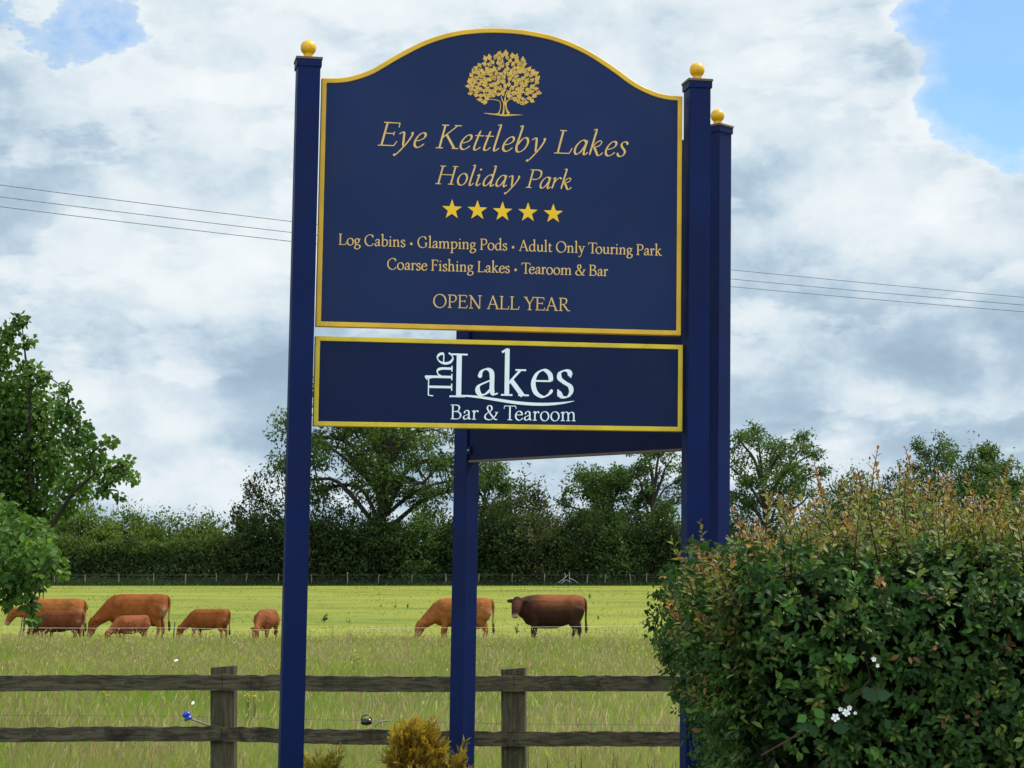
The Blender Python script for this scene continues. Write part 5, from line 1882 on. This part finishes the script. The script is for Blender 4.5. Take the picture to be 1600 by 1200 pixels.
def shoot(base, tip_dir, length, bend, warmth=1.0):
    p = Vector(base)
    dd = Vector(tip_dir).normalized()
    pts = [p.copy()]
    ns = 5
    for j in range(ns):
        dd = (dd + Vector((r.normal() * .10, r.normal() * .08, bend))).normalized()
        p = p + dd * length / ns
        pts.append(p.copy())
    mb.tube(pts, [.0030, .0026, .0022, .0018, .0014, .0010], 4, caps=False)
    nl = int(length / .0125)
    ph = r.uniform(0, 6.28)
    warm = r.random() * warmth
    for q in range(nl):
        f = .08 + .92 * q / nl
        fi = f * ns
        i0 = min(ns - 1, int(fi))
        a_, b_ = pts[i0], pts[i0 + 1]
        pp = a_.lerp(b_, fi - i0)
        td = (b_ - a_).normalized()
        an = ph + q * 2.4
        s1 = td.orthogonal().normalized()
        s2 = td.cross(s1)
        rad = s1 * math.cos(an) + s2 * math.sin(an)
        sp.append(tuple(pp))
        sa.append(tuple(rad * .9 + td * (.35 + .8 * f * f)))
        sn.append(tuple(td * .8 - rad * .2 + Vector((0, -.2, .3))))
        sl_.append(r.uniform(.026, .046) * (1.0 - .5 * f ** 3))
        g = np.array((.080, .128, .022)) * r.uniform(.7, 1.4)
        g2 = np.array((.155, .165, .036)) * r.uniform(.8, 1.3)
        b3 = np.array((.290, .120, .042)) * r.uniform(.7, 1.2)
        k1 = min(1, f * 1.3 * (.5 + warm))
        c_ = g * (1 - k1) + g2 * k1
        k2 = max(0, (f - (.82 - .36 * warm)) / .35)
        k2 = min(1, k2) * (.5 + .5 * warm)
        scol.append(c_ * (1 - k2) + b3 * k2)


for k in range(1850):
    x = float(r.uniform(HX0 + .04, HX1))
    y = float(HY0 + .10 + (HY1 - HY0 - .1) * r.random() ** 1.15)
    z = float(hedge_top(np.array(x), np.array(y))) - .04
    grow = .62 + .38 * min(1, max(0, (x - HX0 - .05) / .45))
    L = float(np.clip(r.gamma(5, .036), .05, .36)) * grow
    if r.random() < .035:
        L = r.uniform(.36, .47) * grow
    shoot((x, y, z), (r.normal() * .30 - .06, r.normal() * .24 - .08, 1.0), L, .02)
for k in range(34):      # leaning out of the left end
    y = float(r.uniform(HY0 + .05, HY0 + 1.2))
    z = float(r.uniform(1.25, 1.72))
    x = float(end_x(np.array(y), np.array(z))) + .03
    up = np.clip((z - 1.2) / .5, 0, 1)
    shoot((x, y, z), (-.75 + r.normal() * .15, r.normal() * .25 - .15, .35 + .75 * up + r.normal() * .15), r.uniform(.06, .20), .05, .5)
for k in range(30):      # longer sprigs leaning out at the top of the left end
    y = float(r.uniform(HY0 + .02, HY0 + .8))
    z = float(r.uniform(1.45, 1.70))
    x = float(end_x(np.array(y), np.array(z))) + .04
    shoot((x, y, z), (-.55 + r.normal() * .22, r.normal() * .2 - .1, .8 + r.normal() * .2), r.uniform(.12, .24), .04, 1.3)
for k in range(150):     # short shoots out of the front
    x = float(r.uniform(HX0 + .05, HX1))
    z = float(r.uniform(1.0, HT - .05))
    y = float(front_y(np.array(x), np.array(z)))
    shoot((x, y + .02, z), (r.normal() * .4, -.8, .55 + r.normal() * .25), r.uniform(.04, .10), .10, .4)
mb.build('shoot_stems', M['twig'], nhedge)
sl_ = np.array(sl_)
leaf_object('shoot_leaves', np.array(sp), np.array(sa), np.array(sn), sl_, sl_ * .52, np.array(scol), LEAF_BROAD, M['hedgeleaf'], nhedge)

# bramble growing through the hedge: broad toothed leaves and white flowers
r = np.random.default_rng(9)
bd = HY0 - .05
brm = empty('bramble', tuple(P(1300, 1130, bd)), 'bramble sprig with white flowers and broad green leaves growing through the near hedge', 'bramble')
mb = MB()
mb.tube([P(1190, 1180, bd + .06), P(1260, 1140, bd + .01), P(1310, 1120, bd - .01), P(1360, 1060, bd + .03), P(1350, 1020, bd + .05)], [.003, .003, .0025, .002, .0015], 5)
mb.build('cane', M['twig'], brm)
ts, ta, tn, tl, tc_ = [], [], [], [], []
for (px, py, ln0, c_) in [(1272, 1108, .060, (.075, .19, .03)), (1260, 1118, .052, (.07, .17, .025)), (1282, 1119, .050, (.07, .17, .03)), (1348, 1075, .085, (.03, .075, .025)), (1366, 1088, .075, (.028, .07, .022)),
                          (1338, 1030, .060, (.06, .15, .025)), (1300, 1138, .075, (.020, .055, .018)), (1245, 1134, .060, (.024, .06, .02)), (1276, 1152, .070, (.026, .065, .02)), (1390, 1140, .055, (.04, .1, .03)), (1325, 1100, .05, (.025, .06, .02))]:
    w = r.uniform(0, 6.28)
    ts.append(tuple(P(px, py, bd - .02)))
    ta.append((math.cos(w), -.25, math.sin(w) * .8))
    tn.append((r.normal() * .25, -1, .45))
    tl.append(ln0)
    tc_.append(c_)
TOOTH = (np.array([(0, 0, 0), (.14, .26, .02), (.24, .24, .0), (.38, .42, .03), (.48, .36, .01), (.62, .36, .0), (.72, .24, -.02), (1, 0, -.10), (.72, -.24, -.02), (.62, -.36, 0), (.48, -.36, .01), (.38, -.42, .03), (.24, -.24, 0), (.14, -.26, .02), (.45, 0, -.05)]),
         np.array([(14, i, i + 1, i + 1) for i in range(0, 13)] + [(14, 13, 0, 0)]))
tl = np.array(tl)
tl = tl * .72
leaf_object('leaves', np.array(ts), np.array(ta), np.array(tn), tl, tl * .95, np.array(tc_) * .85, TOOTH, M['hedgeleaf'], brm)
for (px, py, rad) in [(1305, 1121, .0165), (1322, 1113, .0155), (1327, 1106, .010), (1313, 1108, .009), (1365, 1030, .010), (1371, 1040, .008), (1336, 1114, .007)]:
    c0 = P(px, py, bd - .045)
    rad *= .78
    mb = MB()
    w0 = r.uniform(0, 6)
    for q in range(5):
        w = w0 + q * 2 * PI / 5
        pts = [c0]
        for (l, s_) in ((.45, .33), (.85, .36), (1.05, 0), (.85, -.36), (.45, -.33)):
            u_ = l * math.cos(w) - s_ * math.sin(w)
            v_ = l * math.sin(w) + s_ * math.cos(w)
            pts.append(c0 + Vector((u_ * rad, -.002 - .003 * l + .0006 * q, v_ * rad)))
        mb.add(pts, [(0, 1, 2, 3), (0, 3, 4, 5)])
    fl = mb.build('flower', mat_paint('white_petal', (.78, .78, .76), .6, .05, 30) if 'petal_w' not in M else M['petal_w'], brm)
    M['petal_w'] = fl.data.materials[0]
    MB().lathe(c0 + Vector((0, -.006, 0)), [(.0001, -.003), (rad * .28, 0), (.0001, .003)], 8).build('stamens', M['tape'], fl)

# ================================================================ GRASS
def blades(name, X0, Y0, H, W, LX, LY, colb, colt, mat, label, zoff=0.0, rng=None):
    """tapered, bent blades: 3 segments each"""
    n = len(X0)
    a_ = rng.uniform(0, 2 * np.pi, n)
    sx_, sy_ = np.cos(a_) * .9, np.sin(a_) * .4
    Z0 = np.interp(Y0, [0, 14, 35, 60, 75, 115, 170, 200, 260, 400], [0, 0, -0.10, -0.19, -0.13, 0.33, 0.93, 1.1, 1.2, 1.25]) - .03 + zoff
    v = np.zeros((n, 7, 3))
    for k, (f, w) in enumerate(((0, 1.0), (.45, .85), (.80, .50))):
        cx_ = X0 + LX * f ** 1.8
        cy_ = Y0 + LY * f ** 1.8
        cz_ = Z0 + H * (f - .12 * f * f)
        v[:, 2 * k, 0] = cx_ - sx_ * W * w / 2
        v[:, 2 * k, 1] = cy_ - sy_ * W * w / 2
        v[:, 2 * k, 2] = cz_
        v[:, 2 * k + 1, 0] = cx_ + sx_ * W * w / 2
        v[:, 2 * k + 1, 1] = cy_ + sy_ * W * w / 2
        v[:, 2 * k + 1, 2] = cz_
    v[:, 6, 0] = X0 + LX
    v[:, 6, 1] = Y0 + LY
    v[:, 6, 2] = Z0 + H * .88
    b = (np.arange(n) * 7)[:, None]
    q = np.concatenate([b + np.array([0, 1, 3, 2]), b + np.array([2, 3, 5, 4])])
    t = b + np.array([4, 5, 6])
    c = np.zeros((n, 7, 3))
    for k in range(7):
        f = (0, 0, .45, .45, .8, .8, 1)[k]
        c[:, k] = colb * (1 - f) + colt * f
    o = np_mesh(name, v.reshape(-1, 3), q, mat, None, c.reshape(-1, 3), smooth=False, tri=t)
    return tag(o, label, 'grass', kind='stuff')


r = np.random.default_rng(5)
# tall uncut meadow between the rails and the electric wire
n = 230000
u = r.random(n)
Yg = 12.9 * (57.6 / 12.9) ** u
Yg = Yg + np.where(Yg > 55, r.normal(0, .6, n), 0)
Xg = r.uniform(-1, 1, n) * (.285 * Yg + 1.6)
patch = vnoise(Xg * .55, Yg * .28, 61)
patch2 = vnoise(Xg * 1.7, Yg * .8, 62)
clumpn = vnoise(Xg * 4.5, Yg * 2.4, 63)
tallf = np.interp(Yg, [12, 20, 35, 58], [.50, .47, .40, .34])
Hg = tallf * r.uniform(.45, 1.15, n) * (1 + .28 * clumpn + .18 * patch)
Wg = .0062 * (Yg / 14) ** .95 * r.uniform(.6, 1.4, n)
wind = .35 + .4 * patch2
LXg = Hg * (r.normal(0, .42, n) + .25 * wind)
LYg = Hg * r.normal(0, .40, n)
GREEN = np.array([.150, .212, .026])
LUSH = np.array([.178, .275, .034])
PALE = np.array([.345, .390, .085])
TAN = np.array([.350, .295, .140])
PINK = np.array([.310, .215, .130])
k1 = np.clip(.5 + .9 * patch + r.normal(0, .25, n), 0, 1)[:, None]
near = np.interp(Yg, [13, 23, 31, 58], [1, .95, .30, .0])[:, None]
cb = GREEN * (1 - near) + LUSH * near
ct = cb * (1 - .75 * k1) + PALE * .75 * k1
dry = (r.random(n) < np.clip(.19 + .45 * patch2 + .22 * patch - .25 * near[:, 0], .02, .75))[:, None]
tint = np.where(r.random(n)[:, None] < .35, PINK, TAN) * r.uniform(.7, 1.15, (n, 1))
ct = np.where(dry, tint, ct)
cb = np.where(dry, cb * .5 + tint * .5, cb)
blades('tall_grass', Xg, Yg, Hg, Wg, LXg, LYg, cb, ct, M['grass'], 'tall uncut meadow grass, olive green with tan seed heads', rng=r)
# seed heads on thin stalks
n = 42000
Ys = 13.2 * (57.0 / 13.2) ** r.random(n)
Xs = r.uniform(-1, 1, n) * (.285 * Ys + 1.6)
keep = vnoise(Xs * 1.7, Ys * .8, 62) + .5 * vnoise(Xs * .55, Ys * .28, 61) + r.normal(0, .25, n) > -.05
Xs, Ys = Xs[keep], Ys[keep]
n = len(Xs)
Hs = np.interp(Ys, [12, 20, 35, 58], [.60, .56, .48, .40]) * r.uniform(.7, 1.15, n)
Zs = np.interp(Ys, [0, 14, 35, 60], [0, 0, -.10, -.19]) - .03
lx, ly = Hs * r.normal(.10, .22, n), Hs * r.normal(0, .2, n)
tip = np.stack([Xs + lx, Ys + ly, Zs + Hs], 1)
rootp = np.stack([Xs, Ys, Zs], 1)
ax = tip - rootp
hl = Hs * r.uniform(.12, .22, n)
colh = np.where(r.random(n)[:, None] < .4, PINK, TAN) * r.uniform(.8, 1.35, (n, 1))
v1, q1, t1, c1 = leaves_arrays(tip - ax * .04, ax + r.normal(0, .12, (n, 3)), np.tile(np.array([[0., -1, .2]]), (n, 1)) + r.normal(0, .3, (n, 3)), hl, .011 * (Ys / 16) ** .9, colh, LEAF_DIAMOND)
v2, q2, t2, c2 = leaves_arrays(rootp, ax, np.tile(np.array([[0., -1, .1]]), (n, 1)), np.linalg.norm(ax, axis=1), .0028 * (Ys / 14), colh * .9, LEAF_DIAMOND)
o = np_mesh('seed_heads', np.vstack([v1, v2]), np.vstack([q1, q2 + len(v1)]), M['grass'], None, np.vstack([c1, c2]), smooth=False)
tag(o, 'tan and pinkish grass seed heads standing over the meadow', 'grass', kind='stuff')

# short grazed turf with tufts
n = 70000
Yf = 57.5 + (169.5 - 57.5) * r.random(n) ** 1.25
Xf = r.uniform(-1, 1, n) * (.285 * Yf + 3)
pt = vnoise(Xf * .22, Yf * .10, 71)
pt2 = vnoise(Xf * .9, Yf * .35, 72)
kk = pt + .7 * pt2 + r.normal(0, .35, n) > -.1
Xf, Yf, pt, pt2 = Xf[kk], Yf[kk], pt[kk], pt2[kk]
n = len(Xf)
Hf = r.uniform(.03, .09, n) * (1 + .5 * pt2) * np.where(r.random(n) < .06, 2.6, 1.0) + (Yf < 62) * r.uniform(0, .10, n)
Wf = .016 * (Yf / 60) * r.uniform(.7, 1.6, n)
c0 = np.array([.070, .112, .018]) * (1 - np.clip(.5 + pt2, 0, 1)[:, None]) + np.array([.200, .208, .045]) * np.clip(.5 + pt2, 0, 1)[:, None]
c0 = c0 * r.uniform(.75, 1.2, (n, 1))
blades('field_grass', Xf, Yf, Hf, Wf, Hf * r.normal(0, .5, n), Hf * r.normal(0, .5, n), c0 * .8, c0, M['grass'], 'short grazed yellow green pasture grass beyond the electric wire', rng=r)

# rank growth under the far hedge
n = 22000
Yn = r.uniform(169.3, 172.0, n)
Xn = r.uniform(-52, 56, n)
Hn = r.uniform(.25, .75, n) * np.interp(Yn, [169.3, 170.5, 172], [.35, .9, 1.3]) * (1 + .3 * vnoise(Xn * 1.2, Yn, 74))
cn = np.array([.030, .052, .016]) * r.uniform(.6, 1.5, (n, 1)) + (r.random(n) < .12)[:, None] * np.array([.06, .05, .02])
blades('rank_grass', Xn, Yn, Hn, r.uniform(.05, .11, n), Hn * r.normal(0, .35, n), Hn * r.normal(0, .3, n), cn * .8, cn, M['grass'], 'dark rank grass and nettles at the foot of the far hedge', rng=r)

# ================================================================ WEEDS IN THE FIELD, FLOWERS, GOLDEN BUSHES
def weed(name, label, cat, loc, height, spread, n, col, seed, group, shape=LEAF_BROAD, width=.4, leaf=.5):
    rr = np.random.default_rng(seed)
    t = empty(name, tuple(loc), label, cat, group)
    mb = MB()
    lp, la, ln = [], [], []
    ns = max(2, n // 9)
    sr_ = .0045 if cat == 'weed' and name == 'tall_weed' else height * .018
    for k in range(ns):
        w = rr.uniform(0, 6.28)
        tip = Vector((math.cos(w) * spread * rr.uniform(.1, .8), math.sin(w) * spread * .6, height * rr.uniform(.6, 1.0)))
        b = Vector(loc)
        mb.tube([b + Vector((0, 0, -.05)), b + tip * .5 + Vector((0, 0, height * .08)), b + tip], [sr_ * 1.0, sr_ * .8, sr_ * .35], 4)
        for q in range(n // ns):
            f = rr.uniform(.15, 1)
            lp.append(tuple(b + tip * f))
            a_ = unit_rand(rr, 1)[0]
            a_[2] = abs(a_[2]) * .5 + .2
            la.append(a_)
            ln.append(height * leaf * rr.uniform(.5, 1.0) * (1.1 - .7 * f))
    mb.build('stem', M['darkbark'] if name != 'tall_weed' else M['green_stem'], t)
    ln = np.array(ln)
    leaf_object('leaves', np.array(lp), np.array(la), unit_rand(rr, len(lp)) * .6 + np.array([0, -.3, .8]), ln, ln * width, np.array(col) * rr.uniform(.7, 1.3, (len(lp), 1)), shape, M['farleaf'], t)
    return t


WG = 'weeds dotted over the grazed field'


def on_field(px, py):
    """distance at which the ground shows at this pixel row"""
    for d in np.arange(58, 170, .5):
        if P(px, py, d).z <= ground_z(d) + 1e-3 and True:
            pass
    ds = np.arange(58.0, 171.0, .25)
    err = [abs(P(px, py, d).z - ground_z(d)) for d in ds]
    return float(ds[int(np.argmin(err))])


for i, (px, py, hpx, lab) in enumerate([
        (508, 972, 14, 'dark thistle standing alone right of the tall left post'),
        (546, 974, 7, 'low wide weed right of the lone thistle'),
        (596, 949, 5, 'leftmost of three small weeds in the middle of the field'),
        (618, 950, 6, 'middle one of three small weeds in the middle of the field'),
        (637, 951, 8, 'rightmost and largest of three small weeds in the middle of the field'),
        (807, 991, 14, 'broad leaved dock beside the forelegs of the bull'),
        (769, 944, 9, 'thin upright weed above the rump of the cow behind the post'),
        (922, 937, 9, 'small dark weed in the field right above the rump of the bull'),
        (935, 968, 6, 'tiny weed right of the tail of the bull'),
        (138, 954, 9, 'small weed between the two brown cows on the left'),
        (450, 931, 4, 'tiny dark weed far back behind the tall left post')]):
    d = on_field(px, py)
    h = hpx * d / FPX * 1.15
    weed('weed', lab, 'weed', G(px, d), h, h * (.45 if hpx > 8 else .9), 30, (.030, .060, .018), i, WG)

# yellow wild flowers in the long grass
FG = 'yellow wild flowers in the meadow'
M['yellow_petal'] = mat_paint('yellow_petal', (.75, .52, .012), .6, .1, 30)
for i, (px, py, d, wpx, cnt, lab) in enumerate([
        (429, 1040, 31, 18, 10, 'patch of yellow flowers just left of the tall left post above the top rail'),
        (388, 1086, 22, 24, 11, 'patch of yellow flowers between left fence post and tall left post'),
        (547, 1026, 36, 26, 10, 'string of tiny yellow flowers right of the tall left post'),
        (166, 1083, 24, 14, 6, 'few yellow flowers under the top rail at the left')]):
    rr = np.random.default_rng(i + 100)
    b = G(px, d)
    t = empty('wild_flower', tuple(b), lab, 'flower', FG)
    stems, heads = MB(), []
    for k in range(cnt):
        p = P(px + rr.uniform(-1, 1) * wpx / 2, py + rr.normal() * 4, d)
        if p.z < b.z + .15:
            p.z = b.z + .15
        stems.tube([Vector((p.x + rr.normal() * .02, d, b.z)), p], [.0022, .0016], 4)
        heads.append((p, rr.uniform(.013, .022)))
    stems.build('stem', M['green_stem'], t)
    for p, q in heads:
        MB().lathe(p, [(.001, -.006), (q * .8, -.002), (q, .004), (q * .5, .006), (.001, .004)], 7).build('bloom', M['yellow_petal'], t)

for i, (px, py, d, lab) in enumerate([(275, 1032.5, 33, 'larger white scrap caught in the grass above the top rail'), (301, 1099.5, 21, 'smaller white scrap in the grass above the blue insulator')]):
    c0 = P(px, py, d)
    mb = MB()
    w = .032 if i == 0 else .017
    mb.add([c0 + Vector((-w, 0, .0)), c0 + Vector((-.2 * w, -.02, -.012)), c0 + Vector((w, -.01, .004)), c0 + Vector((.8 * w, .03, .016)), c0 + Vector((-.1 * w, .03, .024)), c0 + Vector((-.8 * w, .03, .012)), c0 + Vector((0, .0, .014))],
           [(6, 0, 1), (6, 1, 2), (6, 2, 3), (6, 3, 4), (6, 4, 5), (6, 5, 0)])
    tag(mb.build('white_scrap', M['petal_w'], None), lab, 'litter', 'white scraps in the meadow')

# golden conifers in front of the rails
def conifer(label, px, py, d, half_px, seed, n, cols, skew=0.0, name='golden_conifer'):
    """dwarf golden thuja: flat ferny sprays, all pointing up and out"""
    rr = np.random.default_rng(seed)
    b = G(px, d)
    H = P(px, py, d).z - b.z
    half = half_px * d / FPX
    t = empty(name, tuple(b), label, 'conifer', 'golden conifers by the sign')
    MB().tube([b + Vector((0, 0, -.1)), b + Vector((0, 0, H * .4)), b + Vector((skew * .3, 0, H * .8))], [.03, .022, .006], 7).build('trunk', M['darkbark'], t)
    ns = n // 26
    w = rr.uniform(0, 2 * PI, ns)
    f = rr.random(ns) ** .8
    prof = half * np.sqrt(np.clip(1 - f, 0.02, 1)) * (1 + .22 * vnoise(w * 3, f * 6, seed)) * rr.uniform(.55, 1.0, ns)
    cx_ = b.x + np.cos(w) * prof + skew * f
    cy_ = b.y + np.sin(w) * prof * .9
    cz_ = b.z + f * H * .93
    o = np.stack([np.cos(w) * .55, np.sin(w) * .55, .55 + .5 * f], 1) + rr.normal(0, .32, (ns, 3))
    o /= np.linalg.norm(o, axis=1, keepdims=True)
    side = np.cross(o, unit_rand(rr, ns))
    side /= np.linalg.norm(side, axis=1, keepdims=True)
    per = 26
    ci = np.repeat(np.arange(ns), per)
    k = np.tile(np.arange(per), ns) / per
    sg = np.where(np.tile(np.arange(per), ns) % 2 == 0, 1, -1)
    SL = rr.uniform(.08, .19, ns)[ci]
    pos = np.stack([cx_, cy_, cz_], 1)[ci] + o[ci] * (k * SL)[:, None]
    ax = o[ci] * .8 + side[ci] * (sg * (.9 - .4 * k))[:, None] + rr.normal(0, .12, (ns * per, 3))
    nm = np.cross(side, o)[ci] + rr.normal(0, .2, (ns * per, 3))
    ln = SL * (.42 - .22 * k) * rr.uniform(.7, 1.2, ns * per)
    c = pick_colors(rr, cols, ns * per, ci)
    tipc = np.clip((k - .45) * 1.6, 0, 1)[:, None]
    c = c * (1 - tipc * .6) + np.array(cols[-1]) * tipc * .6
    leaf_object('foliage', pos, ax, nm, ln, ln * .34, c, LEAF_DIAMOND, M['hedgeleaf'], t)


conifer('golden orange feathery conifer at the foot of the narrow blue post', 660, 1150, 11.1, 60, 3, 26000,
        [(.070, .085, .014), (.180, .130, .020), (.270, .130, .028), (.360, .220, .030), (.430, .310, .035)], -.03)
conifer('low yellow green conifer between tall left post and the golden orange one', 515, 1196, 11.3, 44, 4, 9000,
        [(.075, .095, .018), (.170, .150, .022), (.240, .190, .030), (.300, .240, .035)], -.04)
conifer('small golden conifer tucked right against the narrow blue post', 712, 1190, 11.05, 22, 6, 5000,
        [(.060, .075, .016), (.170, .120, .022), (.260, .170, .030), (.330, .220, .035)])

# tall thin weeds by the rails at the lower right
for i, (px, py, d, lab) in enumerate([
        (827, 1146, 12.2, 'thin leafy weed stem just right of the right fence post'),
        (858, 1172, 12.1, 'second thin weed stem right of the right fence post'),
        (905, 1160, 12.3, 'branching weed stem midway between right fence post and near hedge'),
        (955, 1170, 12.2, 'weed stem below the lower rail near the near hedge'),
        (1010, 1150, 12.3, 'weed stem closest to the end of the near hedge'),
        (1035, 1168, 11.9, 'short weed stem at the foot of the near hedge')]):
    b = G(px, d)
    weed('tall_weed', lab, 'weed', b, P(px, py, d).z - b.z, .14, 34, (.040, .075, .020), i + 40, 'tall weeds along the rails', LEAF_DIAMOND, .30, .11)
